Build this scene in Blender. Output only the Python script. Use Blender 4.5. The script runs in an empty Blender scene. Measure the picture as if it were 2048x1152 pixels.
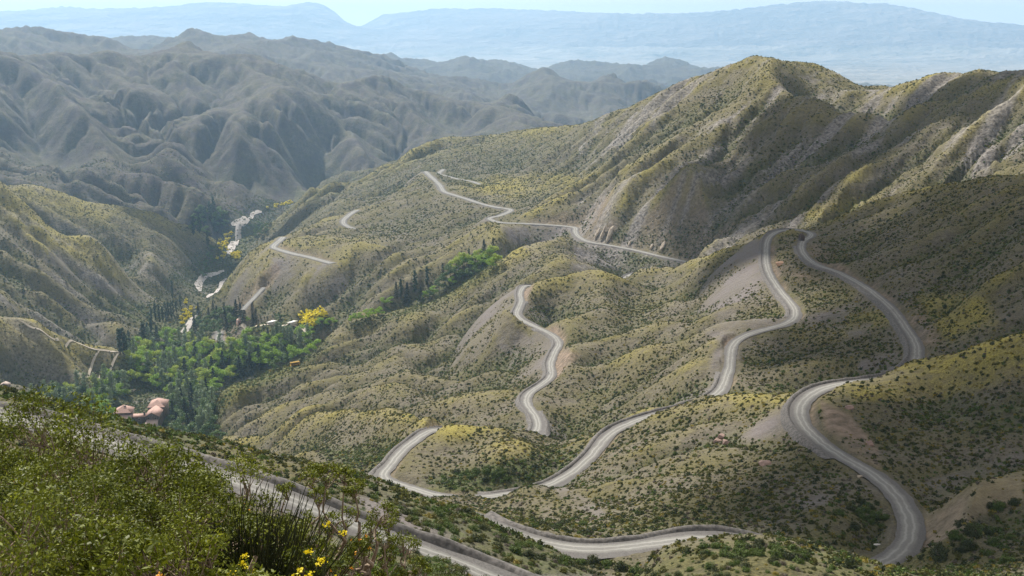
import bpy, math, random
import numpy as np
# ------------------------------------------------------------------ camera, world, sun, exposure
SC = bpy.context.scene
FPX = 2196.0                                   # focal length in photograph pixels (2048 wide)
PITCH = math.atan((576 - 60) / FPX)
cam_d = bpy.data.cameras.new("camera"); cam = bpy.data.objects.new("camera", cam_d)
SC.collection.objects.link(cam); SC.camera = cam
cam_d.sensor_fit = 'HORIZONTAL'; cam_d.sensor_width = 36; cam_d.lens = FPX / 2048 * 36
cam_d.clip_start = .1; cam_d.clip_end = 80000
cam.location = (0, 0, 0); cam.rotation_euler = (math.pi / 2 - PITCH, 0, 0)

SUN_EL, SUN_AZ = math.radians(46), math.radians(-30)          # azimuth measured from +Y towards +X
w = bpy.data.worlds.new("World"); SC.world = w; w.use_nodes = True
nt = w.node_tree; nt.nodes.clear()
def N(t, kind, **kw):
    n = t.nodes.new(kind)
    for k, v in kw.items():
        if k == 'ins':
            for i, x in v.items():
                if hasattr(x, 'is_output'): t.links.new(x, n.inputs[i])
                else: n.inputs[i].default_value = x
        else: setattr(n, k, v)
    return n
sky = N(nt, 'ShaderNodeTexSky', sky_type='NISHITA', sun_disc=False, sun_elevation=SUN_EL, sun_rotation=SUN_AZ, altitude=2400, air_density=1, dust_density=2.5, ozone_density=1)
tc = N(nt, 'ShaderNodeTexCoord')
mp = N(nt, 'ShaderNodeMapping', ins={0: tc.outputs['Generated'], 'Scale': (1.6, 1.6, 9)})
cn = N(nt, 'ShaderNodeTexNoise', ins={'Vector': mp.outputs[0], 'Scale': 2.2, 'Detail': 5, 'Roughness': .55})
cr = N(nt, 'ShaderNodeMapRange', ins={0: cn.outputs[0], 1: .35, 2: .7, 3: .7, 4: 1.})
cmx = N(nt, 'ShaderNodeMix', data_type='RGBA', ins={0: cr.outputs[0], 6: sky.outputs[0], 7: (8.6, 8.2, 7.7, 1)})
sx = N(nt, 'ShaderNodeSeparateXYZ', ins={0: tc.outputs['Generated']})
gl = N(nt, 'ShaderNodeMapRange', ins={0: sx.outputs[2], 1: .0, 2: .13, 3: .75, 4: 0.})          # bright band of cloud low over the horizon
cm2 = N(nt, 'ShaderNodeMix', data_type='RGBA', ins={0: gl.outputs[0], 6: cmx.outputs[2], 7: (19, 16.5, 14, 1)})
bg = N(nt, 'ShaderNodeBackground', ins={0: cm2.outputs[2], 1: .055})
N(nt, 'ShaderNodeOutputWorld', ins={0: bg.outputs[0]})

sun_d = bpy.data.lights.new("sun", 'SUN'); sun = bpy.data.objects.new("sun", sun_d); SC.collection.objects.link(sun)
sun_d.energy = 5.0; sun_d.angle = math.radians(.6); sun_d.color = (1, .95, .86)
SUN_DIR = np.array([math.sin(SUN_AZ) * math.cos(SUN_EL), math.cos(SUN_AZ) * math.cos(SUN_EL), math.sin(SUN_EL)])
import mathutils
sun.rotation_euler = mathutils.Vector(SUN_DIR).to_track_quat('Z', 'Y').to_euler()
sun.location = (0, 200, 900)
SC.view_settings.view_transform = 'Standard'; SC.view_settings.look = 'None'
SC.view_settings.exposure = 0.6; SC.view_settings.gamma = 1; SC.view_settings.use_curve_mapping = False
SC.render.engine = 'CYCLES'
SC.cycles.use_denoising = True; SC.cycles.use_adaptive_sampling = False
SC.cycles.max_bounces = 4; SC.cycles.diffuse_bounces = 2; SC.cycles.glossy_bounces = 1; SC.cycles.transparent_max_bounces = 4; SC.cycles.volume_bounces = 2
rng = np.random.default_rng(7); random.seed(7)
# ------------------------------------------------------------------ the lie of the land
# Heights are kept as t = -z / range over a fan of (azimuth, ln range); survey points say how far away each
# crest, road bend and valley floor stands, and a smooth surface is fitted through them.
def ang(u, v):
    x = (np.asarray(u, float) - 1024) / FPX
    y = (576 - np.asarray(v, float)) / FPX
    hy = math.cos(PITCH) + y * math.sin(PITCH)
    zz = -math.sin(PITCH) + y * math.cos(PITCH)
    return np.arctan2(x, hy), -zz / np.hypot(x, hy)

def hash2(ix, iy, s):
    n = (ix.astype(np.int64) * 374761393 + iy.astype(np.int64) * 668265263 + s * 974634777) & 0x7fffffff
    n = ((n ^ (n >> 13)) * 1274126177) & 0x7fffffff
    return ((n ^ (n >> 16)) & 0xffff).astype(np.float32) / 65535.0

def vnoise(x, y, s=0):
    ix = np.floor(x); iy = np.floor(y)
    fx = (x - ix).astype(np.float32); fy = (y - iy).astype(np.float32)
    fx = fx * fx * fx * (fx * (fx * 6 - 15) + 10); fy = fy * fy * fy * (fy * (fy * 6 - 15) + 10)
    a = hash2(ix, iy, s); b = hash2(ix + 1, iy, s); c = hash2(ix, iy + 1, s); d = hash2(ix + 1, iy + 1, s)
    return (a + (b - a) * fx + (c - a) * fy + (a - b - c + d) * fx * fy) * 2 - 1

def fbm(x, y, octv, s=0, gain=.5, ridged=False):
    out = 0; amp = 1.0; tot = 0
    ca, sa = math.cos(.65), math.sin(.65)
    for o in range(octv):
        n = vnoise(x, y, s + o * 17)
        if ridged: n = 1 - 2 * np.abs(n)
        out = out + amp * n; tot += amp; amp *= gain
        x, y = (x * ca - y * sa) * 2.03 + 11.3, (x * sa + y * ca) * 2.03 + 5.7
    return out / tot

# roads: (u, v, z): z in metres below the viewpoint; 'x' rows are (x, y, z) in metres for stretches out of sight
ROADS = {}
def zroad(pts, z0, z1):
    n = len(pts); return [(p[0], p[1], z0 + (z1 - z0) * i / (n - 1)) for i, p in enumerate(pts)]
RP = zroad([(-150,800),(30,838),(300,912),(557,990),(650,1027),(735,1063),(839,1097),(926,1130),(1010,1165),(1150,1230)], -43, -60)
RN = zroad([(930,1030),(975,1047),(1010,1063),(1060,1083),(1110,1095),(1170,1101),(1240,1097),(1310,1087),(1370,1078),(1425,1074)], -83, -86)
RN += [(1520,1090,-86.4),(1640,1124,-86.8)]
RN += zroad([(1715,1140),(1765,1129),(1792,1113),(1813,1089),(1822,1061),(1818,1037),(1806,1009),(1789,985),(1761,960),(1730,939),(1695,919),(1660,898),(1633,877),(1612,856),(1600,835),(1600,814),(1615,794),(1643,778),(1678,769),(1716,763),(1737,761)], -87, -101.5)
RN += [(1785,753,-103)]
RN += zroad([(1810,739),(1829,724),(1834,703),(1829,682),(1815,661),(1799,637),(1782,616),(1758,595),(1730,574),(1695,554),(1667,541),(1636,531),(1615,517),(1603,498),(1607,482),(1621,474),(1622,467),(1610,463)], -104, -115.8)
RN += zroad([(1594,460),(1581,459),(1556,463),(1541,472),(1534,484),(1532,508),(1534,533),(1544,557),(1563,585),(1581,606),(1591,623),(1588,637),(1570,649),(1542,656),(1508,665),(1483,675),(1466,689),(1461,710),(1459,734),(1452,755),(1445,776),(1431,790)], -116, -125.5)
RN += [(1395,806,-126.3)]
RN += zroad([(1342,821),(1308,830),(1273,842),(1242,854),(1217,870),(1197,894),(1176,919),(1151,940),(1127,957),(1099,971),(1075,980),(1040,986),(995,991),(967,996),(926,998),(884,994),(853,987),(828,979),(808,972)], -127, -135)
RN += [(778,963,-135.5)]
RN += zroad([(760,953),(773,941),(787,922),(804,901),(825,884),(846,870),(858,861)], -136, -140)
RN += [(885,858,-141.5),(930,862,-144),(985,867,-147),(1030,872,-149.5),(1058,874,-151)]
RN += zroad([(1070,866),(1077,853),(1073,835),(1061,818),(1052,804),(1058,787),(1078,773),(1099,757),(1103,745),(1101,727),(1110,703),(1118,689),(1111,675),(1092,663),(1065,651),(1042,639),(1033,628),(1037,616),(1042,602),(1040,588),(1045,576),(1054,571)], -152, -172)
RN += [(1082,573,-173.4),(1130,567,-175.3),(1185,563,-177.1)]
RN += zroad([(1235,563),(1246,558),(1256,553),(1266,548)], -178.4, -179.6)
RN += [(1310,543,-182),(1352,540,-184.3),(1385,536,-186),(1394,530,-187)]
RN += zroad([(1382,526),(1360,521),(1318,512),(1273,501),(1221,491),(1179,484),(1158,474),(1150,463),(1151,456),(1137,453),(1099,450),(1047,447),(1009,446)], -187.5, -193.5)
RN += zroad([(990,443),(978,437),(988,434),(1001,431),(1022,421)], -194, -195.3)
RN += zroad([(1012,417),(995,415),(964,408),(936,399),(908,390),(888,383),(880,371),(870,361),(858,350),(851,343)], -195.6, -201)
RH = zroad([(960,369),(943,363),(915,358),(888,351),(878,347),(887,339)], -203.5, -206)
RI = zroad([(715,420),(703,427),(690,437),(686,445),(693,452),(706,457),(722,460)], -228, -234)
RJ = zroad([(566,474),(561,480),(550,489),(547,495),(560,500),(588,508),(617,514),(646,522),(665,527)], -246, -236)
RK = zroad([(528,575),(520,583),(508,596),(494,610),(486,620)], -270, -280)
RL = zroad([(440,662),(438,670),(437,679),(445,687),(459,692),(472,697),(490,702)], -318, -314)
RM = zroad([(560,745),(589,733),(605,723),(619,716),(634,708),(645,702)], -300, -297)
HALF = dict(P=2.2, N=2.35, H=4, I=4.5, J=5.0, K=3.0, L=4.5, M=4.5)
RSPEC = dict(P=RP, N=RN, H=RH, I=RI, J=RJ, K=RK, L=RL, M=RM)

def catmull(P, step):
    P = np.asarray(P, float); out = []
    Q = np.vstack([2 * P[0] - P[1], P, 2 * P[-1] - P[-2]])
    for i in range(1, len(Q) - 2):
        a, b, c, d = Q[i-1], Q[i], Q[i+1], Q[i+2]
        n = max(2, int(np.linalg.norm(c[:2] - b[:2]) / step))
        t = np.linspace(0, 1, n, endpoint=False)[:, None]
        out.append(.5 * (2*b + (c-a)*t + (2*a-5*b+4*c-d)*t*t + (3*b-a-3*c+d)*t**3))
    out.append(P[-1:]); return np.vstack(out)

def smooth_line(P, k, n=1):
    for _ in range(n):
        Q = P.copy()
        w = np.hanning(2 * k + 3)[1:-1]; w /= w.sum()
        for j in range(P.shape[1]):
            e = np.concatenate([np.full(k, P[0, j]), P[:, j], np.full(k, P[-1, j])])
            Q[:, j] = np.convolve(e, w, 'valid')
        Q[0], Q[-1] = P[0], P[-1]; P = Q
    return P

RCURVE = {}
for k_, pts_ in RSPEC.items():
    a_ = np.array(pts_, float)
    ph_, t_ = ang(a_[:, 0], a_[:, 1])
    r_ = -a_[:, 2] / t_
    xyz = np.stack([r_ * np.sin(ph_), r_ * np.cos(ph_), a_[:, 2]], 1)
    RCURVE[k_] = smooth_line(catmull(xyz, 1.5), 4, 2)

# survey points: lists of (u, v, range); 'c' = crest with lower ground hidden behind it (drop in t, how far behind)
SURV = []
def S(*pts): SURV.extend((p[0], p[1], p[2]) for p in pts)
HID = []
def dens(pts, gap):
    out = []
    for a, b in zip(pts[:-1], pts[1:]):
        n = max(1, int(math.hypot(a[0]-b[0], a[1]-b[1]) / gap))
        for i in range(n):
            s = i / n; out.append(tuple(a[k] + (b[k]-a[k])*s for k in range(3)))
    out.append(pts[-1]); return out
def crest(pts, drop, back=.12, gap=45):
    d = dens(pts, gap); SURV.extend(d)
    HID.extend((p[0], p[1], p[2], drop, back) for p in d)
def line(pts, gap=45): SURV.extend(dens(pts, gap))

# -- near slope under the viewpoint and the first road
for u_ in (-500, -150, 200, 550, 900):
    for r_, t_ in ((1.2, 1.5), (2.2, .95), (3.5, .74), (6, .615), (10, .57), (18, .55), (30, .535), (50, .535), (90, .53)):
        SURV.append((u_, None, r_, t_ + (.0 if u_ > 300 else -.04 * (300 - u_) / 800)))
for u_ in (1250, 1600, 2000, 2500):
    for r_, t_ in ((1.2, 1.5), (2.2, 1.0), (3.5, .82), (6, .72), (10, .68), (18, .66), (35, .65), (60, .65), (90, .64)):
        SURV.append((u_, None, r_, t_))
line([(-150,788,142),(0,815,136),(250,885,132),(450,935,130),(600,975,124),(700,1012,121),(800,1046,119),(900,1080,118),(1000,1115,117),(1090,1150,116),(1200,1200,114)], 60)
crest([(-300,745,180),(-100,770,175),(0,790,172),(130,838,172),(250,870,174),(340,888,176),(437,898,178),(560,936,170),(700,966,163),(745,970,160),(828,1006,155),(880,1027,152),(930,1041,150),(971,1055,147),(1012,1073,142),(1068,1098,138),(1100,1109,136),(1150,1130,132),(1220,1160,128)], .03, .09)
crest([(1300,1122,140),(1335,1094,142),(1400,1078,142),(1500,1068,143),(1600,1085,145),(1700,1110,147),(1765,1137,150)], .02, .1)
S((1330,1150,125),(1450,1150,122),(1600,1150,125),(1750,1160,130),(1850,1148,158),(1930,1120,170),(2048,1150,150),(2150,1150,145),(1960,1050,195),(2048,1060,190))
crest([(1848,1014,190),(1904,992,200),(1938,967,208),(2008,950,215),(2048,943,218),(2150,930,220)], .012, .08)
# -- flank of hill between road bends, right
S((1900,930,250),(2048,880,262),(1800,900,258),(1900,850,280),(2048,800,285),(1750,850,275),(1900,780,305),(1700,810,285),(1800,800,297),(2150,800,280))
crest([(1737,760,318),(1800,745,318),(1862,733,316),(1938,719,310),(2048,702,300),(2200,680,290)], .012, .1)
crest([(1330,820,349),(1380,806,345),(1420,797,340),(1480,788,330),(1545,789,318)], .012, .1)
S((1400,900,275),(1450,1000,215),(1280,950,268),(1200,1010,236),(1600,950,234),(1680,1040,196),(1520,880,278),(1350,1010,217),(1500,960,232),(1320,880,300),(1560,1030,200))
crest([(985,1000,287),(1040,977,290),(1090,974,291)], .008, .05)
S((1040,1030,232),(1150,1000,245),(1120,1050,205),(930,1022,250),(1250,1040,205))
crest([(868,852,372),(920,849,374),(1000,856,376),(1050,866,378),(1082,872,380)], .018, .07)
S((900,920,335),(1000,940,318),(950,890,350),(1060,930,322),(850,940,322),(1100,900,345),(1150,885,350))
line([(1110,880,385),(1180,872,378),(1250,840,380),(1320,818,372)], 40)
# -- crest c8 and the gully behind it
crest([(450,886,655),(560,857,600),(640,830,545),(700,817,520),(790,822,450),(840,838,415),(866,849,394)], .01, .08)
S((520,905,600),(620,900,500),(700,900,430),(780,880,400),(600,940,430),(700,870,455),(480,905,610))
S((460,878,690),(500,872,675),(480,840,748),(450,850,752),(520,835,710),(540,845,670),(600,826,640),(650,808,610),(760,806,540),(850,812,490),(930,835,455),(1000,840,435))
# -- middle spurs
S((560,800,752),(640,790,700),(700,740,790),(760,790,600),(800,730,720),(900,720,690),(900,800,540),(950,700,690),(980,780,500),(1000,740,570),(1000,660,690),(860,680,790),(760,690,830),(900,640,830),(980,620,800),(1010,590,770))
S((1150,800,455),(1200,760,480),(1300,700,510),(1300,760,440),(1400,700,455),(1400,640,545),(1186,690,560),(1290,655,575),(1340,600,620),(1250,600,670),(1150,620,650),(1100,600,690),(1400,560,655),(1480,560,580),(1470,610,520),(1380,760,400))
# spur crests (nearer) and gullies (farther) running down to the left
line([(1125,708,512),(1186,684,535),(1290,655,562),(1400,600,600)], 40)
line([(1125,762,478),(1186,728,492),(1290,700,492),(1400,680,462),(1455,668,440)], 40)
line([(1180,745,505),(1290,725,505),(1400,712,462)], 60)
line([(1130,693,548),(1200,668,575),(1290,636,610),(1400,583,650)], 50)
line([(600,738,858),(700,688,855),(780,668,830),(900,650,800),(960,610,810)], 50)
line([(560,800,745),(690,735,770),(800,700,770),(890,690,735),(950,668,745)], 50)
line([(780,760,640),(908,734,640),(988,699,660),(1040,684,655)], 50)
line([(890,778,565),(950,758,580),(1047,717,585),(1075,712,580)], 50)
line([(760,735,740),(860,725,715),(950,688,735)], 60)
line([(860,775,640),(960,740,640),(1040,705,640)], 60)
line([(425,832,800),(440,800,812),(480,774,832),(540,750,858),(598,738,885)], 30)
crest([(640,690,925),(700,651,935),(790,623,905),(863,609,885),(908,581,890),(995,533,912),(1040,514,940),(1082,498,965),(1125,487,990)], .022, .06)
# -- spur under the hairpin
crest([(1068,562,715),(1130,556,722),(1200,551,735)], .012, .035, 25)
crest([(1275,541,775),(1348,535,765),(1393,518,735),(1440,503,710),(1487,490,685),(1530,468,655)], .015, .06)
S((1430,540,660),(1500,600,510),(1330,560,740))
# -- right slope above the second bend
S((2048,600,385),(2048,480,450),(1900,620,430),(1900,500,500),(1800,560,480),(1880,680,390),(1960,650,385),(1750,500,560),(1680,480,620),(1980,560,420),(2200,450,430),(2200,600,360))
crest([(1650,447,690),(1700,424,695),(1782,392,680),(1834,381,665),(1893,370,645),(1938,361,625),(1990,350,605),(2048,348,580),(2200,330,540)], .012, .08)
S((1700,500,590),(1800,450,580),(1900,430,555),(2000,420,520))
# -- main mountain on the right
S((1300,400,1010),(1350,460,930),(1250,440,1000),(1400,300,1085),(1450,400,970),(1480,350,1010),(1500,250,1125),(1540,450,830),(1600,430,830),(1600,350,930),(1650,300,1000),(1700,350,890),(1800,320,890),(1850,340,840),(1990,325,790),(1900,280,910),(1960,240,930),(2048,250,860),(1750,280,980),(2200,250,800),(1440,480,850),(1500,470,830))
S((1549,125,1265),(1549,123,1345),(1520,132,1270),(1580,140,1270),(1556,150,1235),(1568,175,1195),(1590,197,1165),(1500,150,1290),(1470,200,1220),(1540,180,1180),(1610,170,1290))
crest([(1615,206,1145),(1640,212,1130),(1671,222,1110),(1706,233,1085),(1765,236,1060),(1810,226,1040),(1869,208,1020),(1938,188,1000),(1990,167,980),(2048,153,960),(2200,110,900)], .012, .06)
crest([(1134,261,1620),(1148,260,1590),(1179,246,1560),(1235,236,1510),(1297,208,1430),(1350,187,1380),(1400,171,1345),(1456,149,1325),(1504,127,1310),(1549,120,1305),(1584,132,1315),(1622,149,1330),(1660,153,1350),(1695,160,1370),(1737,175,1400),(1782,179,1420),(1799,189,1425)], .03, .2)
crest([(1812,187,1390),(1844,171,1330),(1862,175,1300),(1910,158,1260),(1976,142,1210),(2018,144,1180),(2048,140,1160),(2200,120,1100)], .03, .2)
S((1640,190,1260),(1700,205,1240),(1740,215,1200),(1790,212,1180),(1860,200,1140),(1950,175,1100),(1700,180,1320))
# -- long flank beyond the grove
crest([(640,366,2400),(690,347,2330),(713,351,2300),(740,340,2260),(800,322,2150),(860,305,2080),(915,288,2000),(978,274,1900),(1030,262,1820),(1075,256,1750),(1134,260,1650)], .02, .12)
S((1000,330,1640),(1150,330,1380),(1250,320,1230),(1100,400,1200),(1200,380,1120),(1050,400,1270),(800,380,1650),(760,400,1560),(740,350,2000),(850,320,1850),(640,400,1950),(700,400,1650),(660,440,1480),(620,460,1500),(560,440,2000),(580,480,1300),(800,440,1330),(760,470,1240),(850,470,1200),(900,430,1240),(950,450,1150),(940,340,1600))
S((900,500,1075),(800,560,1050),(700,600,1080),(850,530,1070),(700,540,1120),(640,560,1120),(600,600,1090),(560,560,1180),(540,530,1190),(640,620,1060),(960,490,1050),(1020,470,1060),(1000,500,1020))
for (u_, r_, t_) in ((700,990,.272),(790,955,.266),(860,935,.259),(910,935,.252),(960,945,.242),(1010,965,.228),(1060,990,.212)): SURV.append((u_, None, r_, t_))
# -- terrace with the sheds and the low hill below it
S((460,672,1075),(490,656,1068),(525,650,1062),(570,650,1060),(600,655,1058),(625,660,1040),(560,640,1085),(620,640,1085),(500,640,1095),(660,650,1040),(520,690,1035),(580,690,1015),(470,705,1050),(620,690,990))
# -- valley floor: given by height
def VZ(pts):
    for (u_, v_, z_) in pts: SURV.append((u_, v_, -z_ / float(ang(u_, v_)[1])))
S((495,560,1200),(480,590,1150),(470,620,1130),(540,520,1240),(520,540,1230),(470,560,1300))
VZ([(200,850,-316),(60,830,-312),(300,830,-316),(400,845,-314),(300,780,-322),(200,790,-320),(130,800,-314),(380,780,-318),(330,730,-330),(300,700,-336),(420,740,-322),(480,740,-312),(520,730,-306),(371,665,-343),(396,630,-348),(420,593,-352),(400,571,-353),(441,575,-352),(455,544,-356),(425,549,-356),(470,485,-362),(440,500,-362),(497,437,-370),(460,450,-368),(523,426,-371),(560,410,-374),(588,397,-376),(350,620,-350),(380,600,-351),(420,660,-330),(450,640,-322),(300,850,-314),(100,830,-310),(-100,830,-305)])
# -- left slopes
crest([(-150,600,1000),(0,632,1040),(40,648,1060),(75,668,1070),(110,680,1080),(145,688,1085),(190,702,1090),(240,707,1090),(262,714,1085)], .012, .06)
S((0,760,955),(80,770,945),(-150,740,930),(0,700,990),(100,720,1010),(180,750,1000),(230,740,1040))
S((0,615,1150),(0,550,1270),(0,500,1330),(0,440,1400),(100,640,1200),(100,560,1300),(100,500,1360),(180,650,1230),(200,600,1320),(160,530,1370),(240,680,1180),(270,640,1290),(280,600,1390),(-150,500,1280),(-150,400,1400))
crest([(-150,310,1450),(0,369,1480),(20,380,1472),(50,410,1455),(78,430,1440),(88,448,1432),(141,473,1428),(216,498,1425),(236,530,1422),(252,546,1425)], .02, .06)
line([(80,430,1440),(141,474,1425)],40)
S((300,592,1440),(330,605,1410))
crest([(0,372,1690),(20,378,1685),(52,373,1680),(90,383,1690),(125,385,1700),(150,395,1705),(200,408,1720),(250,414,1735),(300,431,1760),(350,446,1820),(395,461,1900),(414,471,1950)], .02, .08)
S((200,460,1620),(300,500,1580),(330,560,1490),(380,520,1640),(260,540,1510),(130,430,1640),(400,500,1800),(350,480,1720))
# -- blue mountain across the valley
crest([(-200,90,3200),(0,104,3300),(52,111,3320),(115,118,3350),(184,116,3450),(236,113,3550),(288,125,3620),(330,117,3720),(361,100,3800),(417,112,3700),(486,131,3600),(573,139,3520),(608,149,3500),(660,163,3500),(700,167,3500),(745,174,3520),(787,174,3560),(839,187,3560),(898,196,3580),(926,200,3600),(960,203,3650),(1005,200,3750),(1033,208,3760),(1068,231,3650),(1099,252,3560)], .016, .08, 40)
line([(115,177,3020),(170,219,2880),(215,257,2760),(299,312,2560),(347,323,2530),(399,351,2440),(486,378,2370)], 40)
line([(130,165,3200),(222,228,3000),(295,270,2820),(365,312,2680),(430,340,2620),(521,381,2520)], 40)
line([(573,139,3500),(503,187,3120),(462,229,2900),(382,240,2860)], 40)
line([(618,198,3060),(555,236,2860),(514,288,2700),(465,319,2600)], 40)
line([(660,163,3480),(640,200,3200),(690,260,2940),(740,310,2780)], 40)
line([(94,194,2850),(150,270,2620),(200,320,2480)], 40)
line([(40,200,2950),(90,270,2740),(130,330,2560)], 40)
line([(132,382,2250),(208,333,2380),(312,361,2330),(347,375,2290),(417,399,2230)], 40)
line([(300,150,3400),(380,205,3100),(400,230,2950)], 40)
line([(800,200,3350),(850,240,3200),(900,275,3100)], 40)
line([(867,190,3520),(900,230,3300),(930,270,3150)], 40)
line([(960,206,3500),(930,250,3250),(920,280,3150)], 40)
line([(1005,203,3600),(1050,240,3350)], 30)
S((600,290,2800),(570,330,2680),(640,300,2850),(0,300,2450),(0,200,2800),(60,340,2300),(750,250,3050),(700,330,2720),(820,290,2950),(450,400,2330),(360,420,2200),(520,395,2480),(620,380,2600),(-200,300,2300),(-200,200,2700),(250,410,2150),(150,392,2120))
# -- ranges behind
crest([(-200,60,5200),(0,62,5300),(49,65,5300),(121,73,5300),(194,87,5200),(240,89,5200),(295,101,5200),(347,93,5400),(396,74,5500),(420,74,5500),(448,82,5500),(503,78,5600),(528,83,5600),(542,79,5600),(604,82,5600),(642,99,5600),(700,115,5600),(745,127,5600),(815,132,5500),(881,153,5300),(908,155,5200),(960,170,5000),(1012,180,4900)], .025, .12)
line([(0,100,4700),(60,100,4750),(120,105,4700),(250,106,4800),(330,100,4900)],60)
line([(430,100,4800),(510,105,4700),(560,110,4800),(620,125,4600),(700,140,4500),(780,155,4400),(850,170,4300),(930,185,4300)],50)
line([(640,110,5000),(690,150,4400),(740,160,4300)],50)
line([(908,158,5000),(960,190,4500),(1030,205,4200)],50)
crest([(1000,182,5000),(1023,167,5100),(1075,153,5200),(1124,158,5200),(1169,170,5150),(1193,160,5200),(1231,165,5200),(1256,179,5100),(1311,197,5000),(1360,220,4800)], .03, .12)
line([(1075,156,4950),(1100,200,4400),(1140,235,4150)],50)
line([(1193,163,4950),(1220,205,4450),(1200,235,4200)],50)
line([(1150,185,4700),(1170,225,4300)],50)
S((1040,210,4300),(1060,235,4050),(1280,215,4600),(1110,246,3950),(1160,248,3950))
crest([(226,84,7000),(309,75,7000),(368,83,7000)], .02, .15)
crest([(720,122,7400),(773,110,7600),(804,120,7500),(856,123,7600),(884,131,7600),(908,127,7600),(948,118,7700),(974,122,7700),(1009,119,7700),(1047,135,7500)], .015, .1)
line([(948,121,7400),(985,140,6900),(1010,152,6600)],40)
line([(1009,122,7350),(1040,142,6900)],40)
crest([(1099,136,8200),(1203,131,8400),(1256,135,8400),(1276,135,8400),(1335,123,8500),(1394,142,8300),(1463,140,8300),(1560,150,8000)], .01, .1)
crest([(1225,185,6000),(1256,174,6200),(1304,160,6300),(1349,181,6200),(1400,200,6000)], .012, .08)
S((1100,148,7400),(1200,150,7400),(1150,150,7200),(1300,152,7400),(900,145,6700),(800,128,7000),(1400,165,7300),(1500,165,7400))
# -- the plain and the far range
for u_ in (-300, 0, 250, 500, 750, 1000, 1200, 1400, 1600, 1800, 2050, 2350):
    SURV.append((u_, None, 9500, .050)); SURV.append((u_, None, 11500, .0405)); SURV.append((u_, None, 14000, .0300)); SURV.append((u_, None, 16500, .0215))
crest([(-300,40,21000),(0,27,21000),(52,28,21000),(132,18,21000),(180,25,21000),(292,23,21000),(413,11,21000),(569,13,20500),(635,6,20500),(660,17,20500),(700,49,20500),(716,57,21500),(750,46,22000),(804,33,22000),(863,24,22000),(1012,24,22000),(1082,31,22000),(1230,37,22000),(1370,42,22000),(1480,24,21500),(1560,14,21500),(1633,7,21500),(1700,10,21500),(1789,14,21500),(1886,42,21500),(1956,57,21500),(2048,68,21500),(2300,60,21500)], .03, .1, 40)
for u_ in (-300, 0, 250, 500, 750, 1000, 1200, 1400, 1600, 1800, 2050, 2350):
    SURV.append((u_, None, 27000, .03))

NA, NR = 1501, 1901
PH0, PH1 = -0.66, 0.66
L0, L1 = math.log(1.2), math.log(26500)
PHI = np.linspace(PH0, PH1, NA); LR = np.linspace(L0, L1, NR)

def noise_t(ph, lr):
    """relief below the survey's scale, in units of t"""
    r = np.exp(lr); x = r * np.sin(ph); y = r * np.cos(ph)
    ss = lambda a, b, q: np.clip((q - a) / (b - a), 0, 1) ** 2 * (3 - 2 * np.clip((q - a) / (b - a), 0, 1))
    far = ss(1700, 2400, r); mid = ss(60, 350, r) * (1 - far); pl = ss(8800, 9800, r) * (1 - ss(16000, 17500, r))
    wx = x + 22 * fbm(x / 90, y / 90, 2, 5); wy = y + 22 * fbm(x / 90, y / 90, 2, 9)
    # spurs follow the fall line: down and away to the left in the middle, down towards the viewer on the mountain
    def rib(th, la, lb, sd, o=4):
        c, s = math.cos(th), math.sin(th)
        return fbm((wx * c + wy * s) / la, (-wx * s + wy * c) / lb, o, sd, .5, True)
    wm = ss(640, 820, r) * ss(.0, .08, ph); wl = ss(-.2, -.27, ph) * ss(850, 1000, r)
    n_mid = (3.2 * rib(2.24, 190, 62, 21) * (1 - wm) + (8 * rib(.8, 240, 50, 23) + 2.4 * rib(.8, 110, 15, 24)) * wm * (.3 + .7 * ss(1300, 1130, r))) * (1 - wl) + 6 * rib(.1, 260, 75, 25) * wl
    n_mid = n_mid + 1.1 * fbm(x / 16, y / 16, 4, 31, .55)
    n_near = .35 * fbm(x / 5, y / 5, 5, 41, .55) * np.minimum(1, r / 25)
    X = x + 160 * fbm(x / 500, y / 500, 2, 3); Y = y + 160 * fbm(x / 500, y / 500, 2, 4)
    n_far = 34 * fbm(X / 560, Y / 560, 6, 51, .5, True) * np.minimum(1.6, r / 3300)
    n_far = n_far + 15 * fbm(X / 300, Y / 300, 3, 53, .5, True) + 9 * fbm(X / 150, Y / 150, 5, 57, .55, True) * np.minimum(1.3, r / 3300)
    n_far = n_far + 4.5 * fbm(x / 55, y / 55, 4, 59, .6, True)
    z = n_mid * mid * np.minimum(1.5, (r / 500) ** .7) + n_near * (1 - far) + n_far * far * (1 - .93 * pl) * (1 - .72 * ss(16000, 18000, r))
    if DETAIL: z = z + detail(x, y)
    return -z / r

def smp(G, ph, lr):
    fa = np.clip((ph - PH0) / (PH1 - PH0) * (NA - 1), 0, NA - 1.001); fr = np.clip((lr - L0) / (L1 - L0) * (NR - 1), 0, NR - 1.001)
    ia = fa.astype(int); ir = fr.astype(int); fa = fa - ia; fr = fr - ir
    return (G[ir, ia] * (1 - fr) + G[ir + 1, ia] * fr) * (1 - fa) + (G[ir, ia + 1] * (1 - fr) + G[ir + 1, ia + 1] * fr) * fa

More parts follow.
